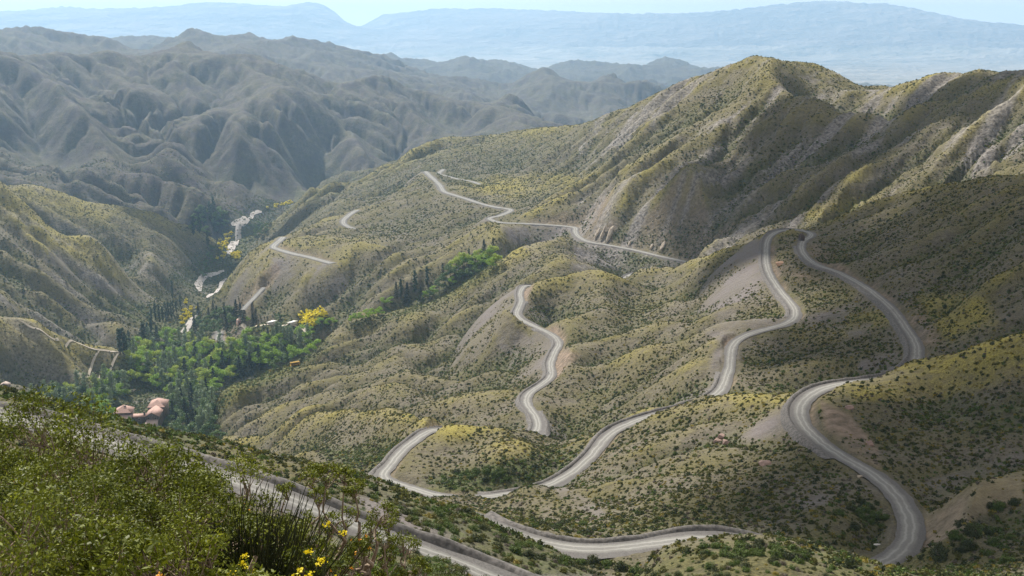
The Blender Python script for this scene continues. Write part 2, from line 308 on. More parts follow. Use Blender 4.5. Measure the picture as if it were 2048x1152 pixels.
def erode(h, cell, K, it, diff, seed, rough=.12):
    """running water cuts gullies: stream-power incision down the steepest neighbour, with creep on the slopes"""
    ny, nx = h.shape; n = nx * ny; idx = np.arange(n).reshape(ny, nx)
    h = h + cell * rough * np.random.default_rng(seed).random(h.shape)
    nb = [(dy, dx, math.hypot(dy, dx) * cell) for dy in (-1, 0, 1) for dx in (-1, 0, 1) if dy or dx]
    for k in range(it):
        best = np.full(h.shape, 0.); rec = idx.copy(); dist = np.full(h.shape, cell)
        for dy, dx, L in nb:
            q = np.full(h.shape, 1e9); ys = slice(max(0, -dy), ny - max(0, dy)); yt = slice(max(0, dy), ny - max(0, -dy)); xs = slice(max(0, -dx), nx - max(0, dx)); xt = slice(max(0, dx), nx - max(0, -dx))
            q[ys, xs] = h[yt, xt]; sl = (h - q) / L; b = sl > best
            best = np.where(b, sl, best); rec = np.where(b, idx + dy * nx + dx, rec); dist = np.where(b, L, dist)
        order = np.argsort(h.ravel(), kind='stable'); R = rec.ravel(); Rl = R.tolist(); A = [cell * cell] * n
        for i in order[::-1].tolist():
            j = Rl[i]
            if j != i: A[j] += A[i]
        F = (K * np.sqrt(np.array(A)) / dist.ravel()).tolist(); H = h.ravel().tolist()
        for i in order.tolist():
            j = Rl[i]
            if j != i: H[i] = (H[i] + F[i] * H[j]) / (1 + F[i])
        h = np.array(H).reshape(ny, nx)
        e = np.pad(h, 1, mode='edge'); h = h + diff * (e[:-2, 1:-1] + e[2:, 1:-1] + e[1:-1, :-2] + e[1:-1, 2:] - 4 * h)
    return h
def bl(M, k):
    for ax in (0, 1):
        e = np.pad(M, [(k + 1, k) if a == ax else (0, 0) for a in (0, 1)], mode='edge'); c = np.cumsum(e, ax); n = M.shape[ax]
        M = (np.take(c, range(2 * k + 1, 2 * k + 1 + n), ax) - np.take(c, range(0, n), ax)) / (2 * k + 1)
    return M
DETAIL = []
def add_detail(T, x0, x1, y0, y1, cell, K, it, diff, kb, amp, lim, seed, rough=.12):
    xs = np.arange(x0, x1, cell); ys = np.arange(y0, y1, cell); X, Y = np.meshgrid(xs, ys)
    h = smp(-T * np.exp(LR)[:, None], np.arctan2(X, Y), np.log(np.hypot(X, Y)))
    e = erode(h, cell, K, it, diff, seed, rough); d = e - bl(bl(e, kb), kb) ; d = d - (h - bl(bl(h, kb), kb))
    d = lim * np.tanh(d * amp / lim)
    m = np.minimum(1, np.minimum(np.minimum(X - x0, x1 - cell - X), np.minimum(Y - y0, y1 - cell - Y)) / (12 * cell))
    rd = np.zeros(h.shape)                              # the road builders kept to even ground: calm the gullies beside the road
    for C in RCURVE.values():
        ix = ((C[:, 0] - x0) / cell).round().astype(int); iy = ((C[:, 1] - y0) / cell).round().astype(int); ok = (ix >= 0) & (iy >= 0) & (ix < len(xs)) & (iy < len(ys)); rd[iy[ok], ix[ok]] = 1
    d = d * (1 - .8 * np.clip(bl(bl(rd, 3), 3) * 9, 0, 1))
    DETAIL.append((x0, y0, cell, d * np.clip(m, 0, 1)))
def detail(x, y):
    z = 0
    for x0, y0, c, d in DETAIL:
        fx = (x - x0) / c; fy = (y - y0) / c; ok = (fx > 0) & (fy > 0) & (fx < d.shape[1] - 1.01) & (fy < d.shape[0] - 1.01)
        ix = np.clip(fx.astype(int), 0, d.shape[1] - 2); iy = np.clip(fy.astype(int), 0, d.shape[0] - 2); fx = np.clip(fx - ix, 0, 1); fy = np.clip(fy - iy, 0, 1)
        z = z + np.where(ok, (d[iy, ix] * (1 - fx) + d[iy, ix + 1] * fx) * (1 - fy) + (d[iy + 1, ix] * (1 - fx) + d[iy + 1, ix + 1] * fx) * fy, 0)
    return z
def build_land():
    T = build_heights()
    add_detail(T, -2700, 1500, 1750, 6400, 13., .05, 32, .008, 14, 1.1, 70, 1, .35)
    add_detail(T, -900, 900, 215, 1780, 5.5, .05, 26, .03, 12, .8, 6.5, 2, .25)
    return build_heights()
def build_heights():
    ph = []; lr = []; tt = []
    def add(p, l, t): ph.append(float(p)); lr.append(float(l)); tt.append(float(t))
    for s in SURV:
        if s[1] is None: add(math.atan((s[0] - 1024) / FPX / math.cos(PITCH * .3)), math.log(s[2]), s[3])
        else:
            p, t = ang(s[0], s[1]); add(p, math.log(s[2]), t)
    for (u, v, r, drop, back) in HID:
        p, t = ang(u, v); add(p, math.log(r * (1 + back)), t + drop)
    for k, spec in RSPEC.items():
        C = RCURVE[k]; step = max(1, int(14 / 1.5))
        for q in C[::step]:
            r = math.hypot(q[0], q[1]); add(math.atan2(q[0], q[1]), math.log(r), -q[2] / r)
    ph = np.array(ph); lr = np.array(lr); tt = np.array(tt)
    # drop near-duplicates
    keep = []; seen = set()
    for i in range(len(ph)):
        key = (round(ph[i] / .0045), round(lr[i] / .009))
        if key in seen: continue
        seen.add(key); keep.append(i)
    ph, lr, tt = ph[keep], lr[keep], tt[keep]
    res = tt - noise_t(ph, lr)
    C2 = .022 ** 2
    K = np.sqrt((ph[:, None] - ph) ** 2 + (lr[:, None] - lr) ** 2 * LSC + C2)
    n = len(ph)
    A = np.zeros((n + 3, n + 3)); A[:n, :n] = -K + np.eye(n) * 2e-4
    A[:n, n] = 1; A[:n, n + 1] = ph; A[:n, n + 2] = lr; A[n:, :n] = A[:n, n:].T
    w = np.linalg.solve(A, np.concatenate([res, np.zeros(3)])).astype(np.float32)
    # coarse evaluation then smooth interpolation
    q = 4
    pa = PHI[::q].astype(np.float32); la = LR[::q].astype(np.float32)
    out = np.empty((len(la), len(pa)), np.float32)
    ph32, lr32 = ph.astype(np.float32), lr.astype(np.float32)
    dp2 = (pa[:, None] - ph32) ** 2 + np.float32(C2)
    for i, l in enumerate(la):
        out[i] = w[n] + w[n + 1] * pa + w[n + 2] * l - np.sqrt(dp2 + (l - lr32) ** 2 * np.float32(LSC)) @ w[:n]
    def up(M, N):
        pos = np.arange(N) / q; i = np.minimum(pos.astype(int), M.shape[0] - 2); f = (pos - i).astype(np.float32)[:, None]
        e = np.vstack([2 * M[:1] - M[1:2], M, 2 * M[-1:] - M[-2:-1]])
        a, b, c, d = e[i], e[i + 1], e[i + 2], e[i + 3]
        return .5 * (2*b + (c-a)*f + (2*a-5*b+4*c-d)*f*f + (3*b-a-3*c+d)*f**3)
    T = up(up(out, NR).T, NA).T
    T = T + noise_t(PHI[None, :] + 0 * LR[:, None], LR[:, None] + 0 * PHI[None, :])
    return T.astype(np.float64)

LSC = .35
def carve(T):
    """cut the roads into the slope: level bed, cut bank above, loose fill below"""
    R = np.exp(LR)[:, None]; Z = -T * R
    X = R * np.sin(PHI)[None]; Y = R * np.cos(PHI)[None]
    up = np.full(Z.shape, 1e9); lo = np.full(Z.shape, -1e9); D = np.full(Z.shape, 999.)
    for k, C in RCURVE.items():
        h0 = HALF[k]
        for q in C[::1 if k in 'PN' else 2]:
            r = math.hypot(q[0], q[1]); p = math.atan2(q[0], q[1])
            h = h0 if k != 'N' else h0 * (1 + .75 * min(1, max(0, (r - 700) / 500)))
            W = 24 + .04 * r
            if p < PH0 or p > PH1: continue
            a0 = max(0, int((p - W / r - PH0) / (PH1 - PH0) * (NA - 1))); a1 = min(NA, int((p + W / r - PH0) / (PH1 - PH0) * (NA - 1)) + 2)
            b0 = max(0, int((math.log(max(1.3, r - W)) - L0) / (L1 - L0) * (NR - 1))); b1 = min(NR, int((math.log(r + W) - L0) / (L1 - L0) * (NR - 1)) + 2)
            sl = (slice(b0, b1), slice(a0, a1))
            d = np.hypot(X[sl] - q[0], Y[sl] - q[1])
            e = np.maximum(0, d - h - .5 - .0012 * r)
            inw = d < W
            up[sl] = np.where(inw, np.minimum(up[sl], q[2] - .12 + e * 1.15 + e ** 3 / 4000), up[sl])
            lo[sl] = np.where(inw, np.maximum(lo[sl], q[2] - .12 - e * .68 - e ** 3 / 5000), lo[sl])
            D[sl] = np.minimum(D[sl], d - h)
    Z1 = np.maximum(Z, lo); fill = np.clip((Z1 - Z - .4) / 2.5, 0, 1)
    Z2 = np.minimum(Z1, up); cut = np.clip((Z1 - Z2 - .4) / 2.5, 0, 1)
    return Z2, D, cut, fill
# ------------------------------------------------------------------ materials
def mat(name, rough=.9):
    m = bpy.data.materials.new(name); m.use_nodes = True
    t = m.node_tree; b = t.nodes['Principled BSDF']; b.inputs['Roughness'].default_value = rough
    b.inputs['Specular IOR Level'].default_value = .2
    return m, t, b
def mix(t, f, a, b): return N(t, 'ShaderNodeMix', data_type='RGBA', ins={0: f, 6: a, 7: b}).outputs[2]
def mth(t, op, a, b=0., clamp=False): return N(t, 'ShaderNodeMath', operation=op, use_clamp=clamp, ins={0: a, 1: b}).outputs[0]
def rng_(t, x, a, b, c=0., d=1.): return N(t, 'ShaderNodeMapRange', ins={0: x, 1: a, 2: b, 3: c, 4: d}).outputs[0]
def noise(t, vec, scale, detail=4., rough=.55, out=0): return N(t, 'ShaderNodeTexNoise', ins={'Vector': vec, 'Scale': scale, 'Detail': detail, 'Roughness': rough}).outputs[out]
def rgb(*c): return (*c, 1)

def simple(name, col, col2=None, scale=3., rough=.85, bump=0., obj=True, trans=0.):
    m, t, b = mat(name, rough)
    if col2 is None: col2 = tuple(x * .7 for x in col)
    co = N(t, 'ShaderNodeTexCoord').outputs['Object']
    n = noise(t, co, scale, 5, .6)
    t.links.new(mix(t, rng_(t, n, .35, .65), rgb(*col2), rgb(*col)), b.inputs['Base Color'])
    if bump: 
        bp = N(t, 'ShaderNodeBump', ins={'Height': n, 'Strength': bump, 'Distance': .05}); t.links.new(bp.outputs[0], b.inputs['Normal'])
    return m

def leaf_mat(name, a, b_, var=.35, sub=.25):
    """foliage: colour varies leaf by leaf and plant by plant"""
    m, t, b = mat(name, .55)
    g = N(t, 'ShaderNodeNewGeometry'); oi = N(t, 'ShaderNodeObjectInfo')
    f = mth(t, 'ADD', mth(t, 'MULTIPLY', g.outputs['Random Per Island'], .6), mth(t, 'MULTIPLY', oi.outputs['Random'], .4))
    c = mix(t, f, rgb(*a), rgb(*b_))
    t.links.new(c, b.inputs['Base Color'])
    tr = N(t, 'ShaderNodeBsdfTranslucent', ins={0: c}); ms = N(t, 'ShaderNodeMixShader', ins={0: sub, 1: b.outputs[0], 2: tr.outputs[0]})
    t.links.new(ms.outputs[0], t.nodes['Material Output'].inputs[0])
    return m

def ground_mat(name='hill_ground', dense=None):
    m, t, b = mat(name, .95)
    P = N(t, 'ShaderNodeNewGeometry').outputs['Position']
    def at(n): return N(t, 'ShaderNodeSeparateColor', ins={0: N(t, 'ShaderNodeAttribute', attribute_name=n).outputs['Color']}).outputs
    A, B = at('cover'), at('cover2')     # cover: loose scree, cut rock, lush green; cover2: yellow grass and the left slope's sunlit tone, bare rock ribs, tan earth
    A_attr = N(t, 'ShaderNodeAttribute', attribute_name='shrubby').outputs['Fac']
    n1 = noise(t, P, .045, 6, .6); n2 = noise(t, P, .35, 6, .65); n3 = noise(t, P, 2.3, 4, .6); nb = noise(t, P, .009, 3, .5)
    soil = mix(t, rng_(t, n2, .35, .65), rgb(.082, .070, .060), rgb(.185, .162, .14))
    soil = mix(t, mth(t, 'MULTIPLY', rng_(t, n3, .5, .75), .5), soil, rgb(.25, .215, .175))
    ol = mix(t, rng_(t, n3, .35, .65), rgb(.047, .045, .014), rgb(.145, .125, .045))
    c = mix(t, rng_(t, mth(t, 'ADD', n1, mth(t, 'MULTIPLY', mth(t, 'SUBTRACT', n2, .5), .5)), .39, .61, .28, .85), soil, ol)
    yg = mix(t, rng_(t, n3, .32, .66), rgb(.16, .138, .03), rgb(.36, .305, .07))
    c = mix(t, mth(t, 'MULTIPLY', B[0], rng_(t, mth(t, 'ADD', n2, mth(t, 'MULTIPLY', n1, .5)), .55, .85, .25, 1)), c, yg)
    gr = mix(t, rng_(t, n2, .4, .62), rgb(.028, .038, .013), rgb(.085, .105, .032))
    c = mix(t, mth(t, 'MULTIPLY', A[2], rng_(t, n2, .3, .6, .45, 1)), c, gr)
    sc = mix(t, rng_(t, n3, .35, .7), rgb(.115, .103, .10), rgb(.20, .18, .172))
    sc = mix(t, rng_(t, n1, .35, .7, 0, .5), sc, rgb(.15, .122, .115))
    c = mix(t, mth(t, 'MULTIPLY', A[0], rng_(t, n1, .25, .5, .5, 1)), c, sc)
    ck = mix(t, rng_(t, n2, .35, .65), rgb(.135, .10, .075), rgb(.27, .205, .155))
    c = mix(t, mth(t, 'MULTIPLY', A[1], rng_(t, n2, .25, .55, .35, 1)), c, ck)
    rk = mix(t, rng_(t, n2, .35, .62), rgb(.055, .048, .048), rgb(.29, .265, .25))
    c = mix(t, B[1], c, rk)
    tn = mix(t, rng_(t, n2, .35, .65), rgb(.20, .16, .105), rgb(.31, .255, .175))
    c = mix(t, B[2], c, tn)
    # scrub that is too far off to be modelled: dark dots in the colour, bumps in the relief
    far = A_attr
    vo = N(t, 'ShaderNodeTexVoronoi', ins={'Vector': P, 'Scale': .3, 'Randomness': 1.}); d = vo.outputs['Distance']
    hs = N(t, 'ShaderNodeSeparateColor', ins={0: vo.outputs['Color']}).outputs[0]
    dot = mth(t, 'MULTIPLY', rng_(t, d, .3, .5, 1, 0), rng_(t, hs, .25, .4, 0, 1))
    v2 = N(t, 'ShaderNodeTexVoronoi', ins={'Vector': P, 'Scale': .1, 'Randomness': 1.}); dot2 = mth(t, 'MULTIPLY', rng_(t, v2.outputs['Distance'], .3, .55, 1, 0), .6)
    dt = mth(t, 'MULTIPLY', mth(t, 'MAXIMUM', dot, dot2), far)
    sh = mix(t, hs, rgb(.03, .04, .017), rgb(.075, .08, .03))
    c = mix(t, mth(t, 'MULTIPLY', dt, .85), c, sh)
    if dense: c = mix(t, rng_(t, noise(t, P, .02, 6, .7), .35, .6, .75, .15), c, rgb(*dense))  # patchy dark purple: cloud shade and blue of distance put into the ground colour
    t.links.new(c, b.inputs['Base Color'])
    h = mth(t, 'ADD', mth(t, 'MULTIPLY', n2, 2.2), mth(t, 'ADD', mth(t, 'MULTIPLY', n3, .25), mth(t, 'MULTIPLY', dt, 1.3)))
    h = mth(t, 'ADD', h, mth(t, 'MULTIPLY', n1, 6))
    bp = N(t, 'ShaderNodeBump', ins={'Height': h, 'Strength': .55, 'Distance': 1.})
    t.links.new(bp.outputs[0], b.inputs['Normal'])
    return m

def far_mat(name, c1, c2, c3, s1, s2, bump):
    m, t, b = mat(name, .95)
    P = N(t, 'ShaderNodeNewGeometry').outputs['Position']
    n1 = noise(t, P, s1, 6, .6); n2 = noise(t, P, s2, 6, .7)
    c = mix(t, rng_(t, n1, .38, .64), rgb(*c1), rgb(*c2)); c = mix(t, rng_(t, n2, .5, .7), c, rgb(*c3))
    t.links.new(c, b.inputs['Base Color'])
    bp = N(t, 'ShaderNodeBump', ins={'Height': mth(t, 'ADD', mth(t, 'MULTIPLY', n1, 1 / s1), mth(t, 'MULTIPLY', n2, .6 / s2)), 'Strength': .5, 'Distance': bump}); t.links.new(bp.outputs[0], b.inputs['Normal'])
    return m

# ------------------------------------------------------------------ objects
COL = SC.collection
def tag(o, label=None, cat=None, group=None, kind=None):
    if label: o['label'] = label
    if cat: o['category'] = cat
    if group: o['group'] = group
    if kind: o['kind'] = kind
    return o
def mesh_np(name, V, F, mats=(), smooth=False, attrs=None, midx=None):
    """mesh from arrays; F is (n, 3) or (n, 4)"""
    me = bpy.data.meshes.new(name); V = np.ascontiguousarray(V, np.float32); F = np.ascontiguousarray(F, np.int32)
    me.vertices.add(len(V)); me.vertices.foreach_set('co', V.ravel())
    k = F.shape[1]; me.loops.add(F.size); me.loops.foreach_set('vertex_index', F.ravel())
    me.polygons.add(len(F)); me.polygons.foreach_set('loop_start', np.arange(0, F.size, k, dtype=np.int32))
    for m in mats: me.materials.append(m)
    if midx is not None: me.polygons.foreach_set('material_index', np.ascontiguousarray(midx, np.int32))
    if smooth: me.polygons.foreach_set('use_smooth', np.ones(len(F), bool))
    for an, (typ, arr) in (attrs or {}).items():
        a = me.attributes.new(an, typ, 'POINT')
        a.data.foreach_set('color' if typ == 'FLOAT_COLOR' else ('vector' if typ == 'FLOAT_VECTOR' else 'value'), np.ascontiguousarray(arr).ravel())
    me.update(); me.validate()
    return me
def link(name, me, parent=None, loc=None, rz=0., sc=1.):
    o = bpy.data.objects.new(name, me); COL.objects.link(o)
    if parent is not None: o.parent = parent
    if loc is not None: o.location = loc
    if rz: o.rotation_euler[2] = rz
    if sc != 1.: o.scale = (sc, sc, sc)
    return o
def empty(name, loc, rz=0., sc=1.):
    o = link(name, None, None, loc, rz, sc); o.empty_display_size = .3; return o

# ------------------------------------------------------------------ ground mesh
T = build_land()
Z, DR, CUT, FILL = carve(T)
RR = np.exp(LR)[:, None]; EL = Z / RR; CM = np.maximum.accumulate(EL, 0)
GX = RR * np.sin(PHI)[None]; GY = RR * np.cos(PHI)[None]
def gz(x, y):
    x = np.asarray(x, float); y = np.asarray(y, float)
    return smp(Z, np.arctan2(x, y), np.log(np.hypot(x, y)))
def hit(u, v):
    """the ground point seen at a place in the photograph"""
    p, t = ang(u, v); p = float(p); e = -float(t)
    c = int(round((p - PH0) / (PH1 - PH0) * (NA - 1))); k = min(NR - 1, int(np.searchsorted(CM[:, c], e)))
    r = math.exp(LR[k]); return np.array([r * math.sin(p), r * math.cos(p), float(gz(r * math.sin(p), r * math.cos(p)))])
def hit_far(u, v, rmin=420.):
    """the same for ground beyond the near slope"""
    p, t = ang(u, v); p = float(p); e = -float(t)
    c = int(round((p - PH0) / (PH1 - PH0) * (NA - 1))); k0 = int((math.log(rmin) - L0) / (L1 - L0) * (NR - 1))
    w_ = np.nonzero(EL[k0:, c] >= e)[0]; r = math.exp(LR[k0 + int(w_[0])]) if len(w_) else 900.
    return np.array([r * math.sin(p), r * math.cos(p), float(gz(r * math.sin(p), r * math.cos(p)))])
def seen(x, y, slack=.012):
    p = np.arctan2(x, y); r = np.hypot(x, y); z = gz(x, y)
    c = np.clip(((p - PH0) / (PH1 - PH0) * (NA - 1)).round().astype(int), 0, NA - 1); k = np.clip(((np.log(r) - L0) / (L1 - L0) * (NR - 1)).astype(int), 0, NR - 1)
    return (z / r >= CM[k, c] - slack)
def to_uv(x, y, z):
    d = y * math.cos(PITCH) - z * math.sin(PITCH); h = y * math.sin(PITCH) + z * math.cos(PITCH)
    d = np.maximum(d, 1e-3); return 1024 + FPX * x / d, 576 - FPX * h / d
def blur(M, k):
    for ax in (0, 1):
        c = np.cumsum(np.concatenate([np.repeat(M.take([0], ax), k + 1, ax), M, np.repeat(M.take([-1], ax), k, ax)], ax), ax)
        n = M.shape[ax]; M = (c.take(range(2 * k + 1, 2 * k + 1 + n), ax) - c.take(range(0, n), ax)) / (2 * k + 1)
    return M
ROCKY = None
def sstep(a, b, q): q = np.clip((q - a) / (b - a), 0, 1); return q * q * (3 - 2 * q)
CONV = (Z - blur(blur(Z, 14), 14)) / (RR * .01); CONV2 = (Z - blur(blur(Z, 45), 45)) / (RR * .01)
GU, GV = to_uv(GX, GY, Z)
def in_poly(pts, soft=8.):
    """soft mask of a patch of ground, by its outline in the photograph"""
    p = np.array(pts, float); x0, y0 = p.min(0) - 20; x1, y1 = p.max(0) + 20
    out = np.zeros(Z.shape); sel = (GU > x0) & (GU < x1) & (GV > y0) & (GV < y1); u = GU[sel]; v = GV[sel]
    ins = np.zeros(u.shape, bool); dm = np.full(u.shape, 1e9)
    for (ax, ay), (bx, by) in zip(p, np.roll(p, -1, 0)):
        c = ((ay > v) != (by > v)) & (u < (bx - ax) * (v - ay) / (by - ay + 1e-9) + ax); ins ^= c
        t = np.clip(((u - ax) * (bx - ax) + (v - ay) * (by - ay)) / ((bx - ax) ** 2 + (by - ay) ** 2 + 1e-9), 0, 1)
        dm = np.minimum(dm, np.hypot(u - ax - t * (bx - ax), v - ay - t * (by - ay)))
    out[sel] = sstep(-soft, soft, np.where(ins, dm, -dm)); return out
vis = sstep(.03, .0, CM - EL)
nz1 = fbm(GX / 28, GY / 28, 4, 71); nz2 = fbm(GX / 130, GY / 130, 3, 77)
near2k = (RR < 2000)
scree = np.clip(FILL * (.55 + 1.0 * nz1 + .6 * nz2), 0, 1)
SCREE = [[(1497,478),(1530,478),(1530,520),(1560,590),(1592,640),(1545,655),(1480,662),(1440,690),(1405,660),(1430,600),(1462,530)],
 [(1030,590),(1040,575),(1020,640),(1090,700),(1095,740),(1050,720),(1000,700),(985,650),(1010,610)],
 [(1145,490),(1200,490),(1310,515),(1370,530),(1300,545),(1240,535),(1190,530),(1140,545),(1150,510)],
 [(545,512),(640,530),(620,545),(580,555),(545,555),(535,535)],
 [(1000,452),(1140,458),(1110,480),(1060,500),(1020,480)],
 [(0,462),(60,490),(140,545),(240,590),(310,612),(295,600),(200,560),(100,500),(0,455)],
 [(60,505),(130,548),(215,583),(220,575),(120,525),(60,498)], [(145,625),(190,640),(245,700),(220,690),(170,655)],
 [(1430,700),(1445,690),(1440,770),(1415,790),(1418,740)], [(1720,720),(1790,690),(1805,715),(1760,745),(1715,745)], [(1690,660),(1745,645),(1735,665),(1700,675)],
 [(1590,640),(1700,610),(1690,660),(1620,690)], [(1860,560),(1790,590),(1760,600),(1780,615),(1830,590)],
 [(1850,960),(1930,940),(2048,900),(2048,930),(1940,960),(1860,1000)], [(1590,1000),(1660,980),(1700,960),(1650,1010),(1600,1020)],
 [(1100,960),(1160,985),(1215,1030),(1190,1035),(1120,1000)], [(1080,1010),(1105,1010),(1110,1060),(1085,1070)],
 [(700,990),(760,1000),(850,1040),(960,1100),(930,1100),(830,1060),(720,1020)], [(860,1130),(1000,1150),(1250,1150),(1200,1165),(900,1165)]]
strk = fbm((GX * math.cos(2.2) + GY * math.sin(2.2)) / 40, (-GX * math.sin(2.2) + GY * math.cos(2.2)) / 5, 4, 131, .6)
for q in SCREE: scree = np.maximum(scree, in_poly(q, 7) * vis * np.clip(.55 + .9 * nz1 + .7 * strk, 0, 1))
CUT = CUT * np.where(RR > 800, .5, 1.)
cutm = np.clip(CUT * 1.1 + .35 * nz1 * (CUT > .05), 0, 1)
for q in [[(1600,520),(1690,545),(1760,590),(1720,560),(1660,510),(1630,490)], [(1835,600),(1890,690),(1850,700),(1800,610)], [(1640,800),(1700,830),(1760,900),(1760,940),(1700,905),(1650,860)],
          [(1560,525),(1640,560),(1600,560),(1560,545)], [(1110,690),(1160,710),(1125,740),(1115,720)], [(1030,610),(1060,590),(1060,610),(1040,625)], [(1190,470),(1225,440),(1240,445),(1215,480)]]:
    cutm = np.maximum(cutm, in_poly(q, 8) * vis * np.clip(.5 + .9 * nz1 + .6 * strk, 0, 1))
green = sstep(.1, -.9, CONV) * .55 * near2k
for q in [[(60,770),(230,730),(250,690),(300,650),(400,610),(520,620),(640,640),(660,690),(600,740),(480,790),(430,840),(430,890),(300,880),(60,830)],
          [(690,650),(830,610),(1000,490),(1000,540),(880,610),(700,660)], [(330,560),(440,480),(420,430),(600,380),(560,420),(480,520),(430,600)],
          [(200,590),(330,610),(340,640),(260,650)], [(640,900),(830,880),(760,940),(700,945)], [(850,960),(1090,900),(1200,900),(1080,965),(900,985)]]:
    green = np.maximum(green, in_poly(q, 18) * vis * np.clip(.8 + .6 * nz1, 0, 1))
green = np.maximum(green, sstep(260, 110, RR) * np.clip(.5 + nz1, 0, 1) * .7)
green = np.maximum(green, ((RR > 2000) & (RR < 4200)) * sstep(.0, -1.6, CONV) * .5)
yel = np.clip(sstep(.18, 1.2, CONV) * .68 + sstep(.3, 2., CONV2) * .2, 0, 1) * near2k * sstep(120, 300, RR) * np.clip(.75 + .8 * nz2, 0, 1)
for q in [[(900,372),(1000,352),(1130,350),(1250,340),(1140,372),(1020,400)], [(1600,425),(1680,400),(1760,395),(1690,430),(1620,435)], [(1490,785),(1560,790),(1640,780),(1560,810)], [(1700,770),(2048,715),(2048,760),(1860,800),(1700,800)],
          [(1840,590),(1960,590),(2000,650),(1900,680),(1860,640)], [(1600,655),(1760,610),(1790,640),(1640,690),(1570,690)]]:
    yel = np.maximum(yel, in_poly(q, 14) * vis * np.clip(.75 + .7 * nz1, 0, 1) * .9)
thE = .8; ribn = fbm((GX * math.cos(thE) + GY * math.sin(thE)) / 120, (-GX * math.sin(thE) + GY * math.cos(thE)) / 14, 4, 91, .55)
wE = ((RR > 760) & (RR < 1700) & (PHI[None] > .06)) * 1.
rock = wE * sstep(-.05, .35, ribn + .25 * nz2) * .8
thL = .1; ribl = fbm((GX * math.cos(thL) + GY * math.sin(thL)) / 90, (-GX * math.sin(thL) + GY * math.cos(thL)) / 16, 4, 95, .55)
wL = ((RR > 900) & (RR < 1700) & (PHI[None] < -.24)) * 1.
rock = np.maximum(rock, wL * sstep(.15, .5, ribl + .2 * nz2) * .6)
rock = np.maximum(rock, in_poly([(0,640),(90,680),(150,760),(60,780),(0,770)], 15) * vis * .55 * np.clip(.7 + .8 * ribl, 0, 1))
tan = np.zeros(Z.shape)
for q in [[(1850,1020),(1960,960),(2048,945),(2048,1000),(1960,1030),(1870,1090),(1845,1060)]]:
    tan = np.maximum(tan, in_poly(q, 10) * vis * np.clip(.8 + .5 * nz1, 0, 1))
lit_left = ((RR > 1000) & (RR < 1480) & (PHI[None] < -.28)) * .25  # sunlit look of the left slope, put into the ground colour as yellow
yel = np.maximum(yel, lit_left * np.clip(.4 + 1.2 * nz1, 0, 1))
far_sh = sstep(1150, 1900, RR) * np.clip(1 - scree - .6 * rock - .5 * yel, .1, 1) * np.ones(Z.shape)

mG = ground_mat(); mG2 = ground_mat('far_hill_shaded_ground', (.048, .034, .048))  # second is a darker copy of the hill ground, cloud shade in its colour
mFar = far_mat('far_hill_ground', (.055, .062, .035), (.15, .125, .105), (.26, .22, .18), .004, .03, 1.0)
mMount = far_mat('far_mountain_ground', (.12, .11, .10), (.20, .17, .15), (.26, .22, .19), .0004, .002, 1.)
mPlain = far_mat('plain_ground', (.20, .18, .15), (.34, .30, .25), (.12, .12, .09), .0006, .0016, 1.)
ui = np.interp(PHI, ang([371, 420, 455, 490, 590], [576] * 5)[0], [1270, 1480, 1620, 1800, 2500])
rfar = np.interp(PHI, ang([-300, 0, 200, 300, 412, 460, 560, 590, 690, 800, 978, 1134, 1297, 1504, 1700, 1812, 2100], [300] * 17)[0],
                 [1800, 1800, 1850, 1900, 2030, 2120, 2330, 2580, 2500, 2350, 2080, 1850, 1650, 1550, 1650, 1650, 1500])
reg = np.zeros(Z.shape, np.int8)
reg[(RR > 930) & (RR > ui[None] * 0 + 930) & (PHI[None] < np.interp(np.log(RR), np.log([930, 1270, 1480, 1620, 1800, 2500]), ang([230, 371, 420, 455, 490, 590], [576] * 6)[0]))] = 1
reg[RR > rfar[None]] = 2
reg[np.broadcast_to(RR > 8900, Z.shape)] = 3
reg[np.broadcast_to(RR > 17200, Z.shape)] = 4
vid = np.arange(NR * NA).reshape(NR, NA)
quads = np.stack([vid[:-1, :-1], vid[:-1, 1:], vid[1:, 1:], vid[1:, :-1]], -1).reshape(-1, 4)[:, ::-1]
freg = reg[:-1, :-1].ravel()
V_all = np.stack([GX, GY, Z], -1).reshape(-1, 3)
one = np.ones(Z.shape)
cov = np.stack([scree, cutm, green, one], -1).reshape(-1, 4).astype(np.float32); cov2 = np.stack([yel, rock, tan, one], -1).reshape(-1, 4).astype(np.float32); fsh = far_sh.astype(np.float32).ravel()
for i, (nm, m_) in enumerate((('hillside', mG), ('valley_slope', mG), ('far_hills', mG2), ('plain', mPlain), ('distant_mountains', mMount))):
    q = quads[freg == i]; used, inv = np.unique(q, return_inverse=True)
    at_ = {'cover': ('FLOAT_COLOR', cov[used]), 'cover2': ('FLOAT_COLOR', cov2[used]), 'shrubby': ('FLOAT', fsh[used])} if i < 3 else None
    tag(link(nm, mesh_np(nm, V_all[used], inv.reshape(-1, 4), [m_], True, at_)), kind='structure')
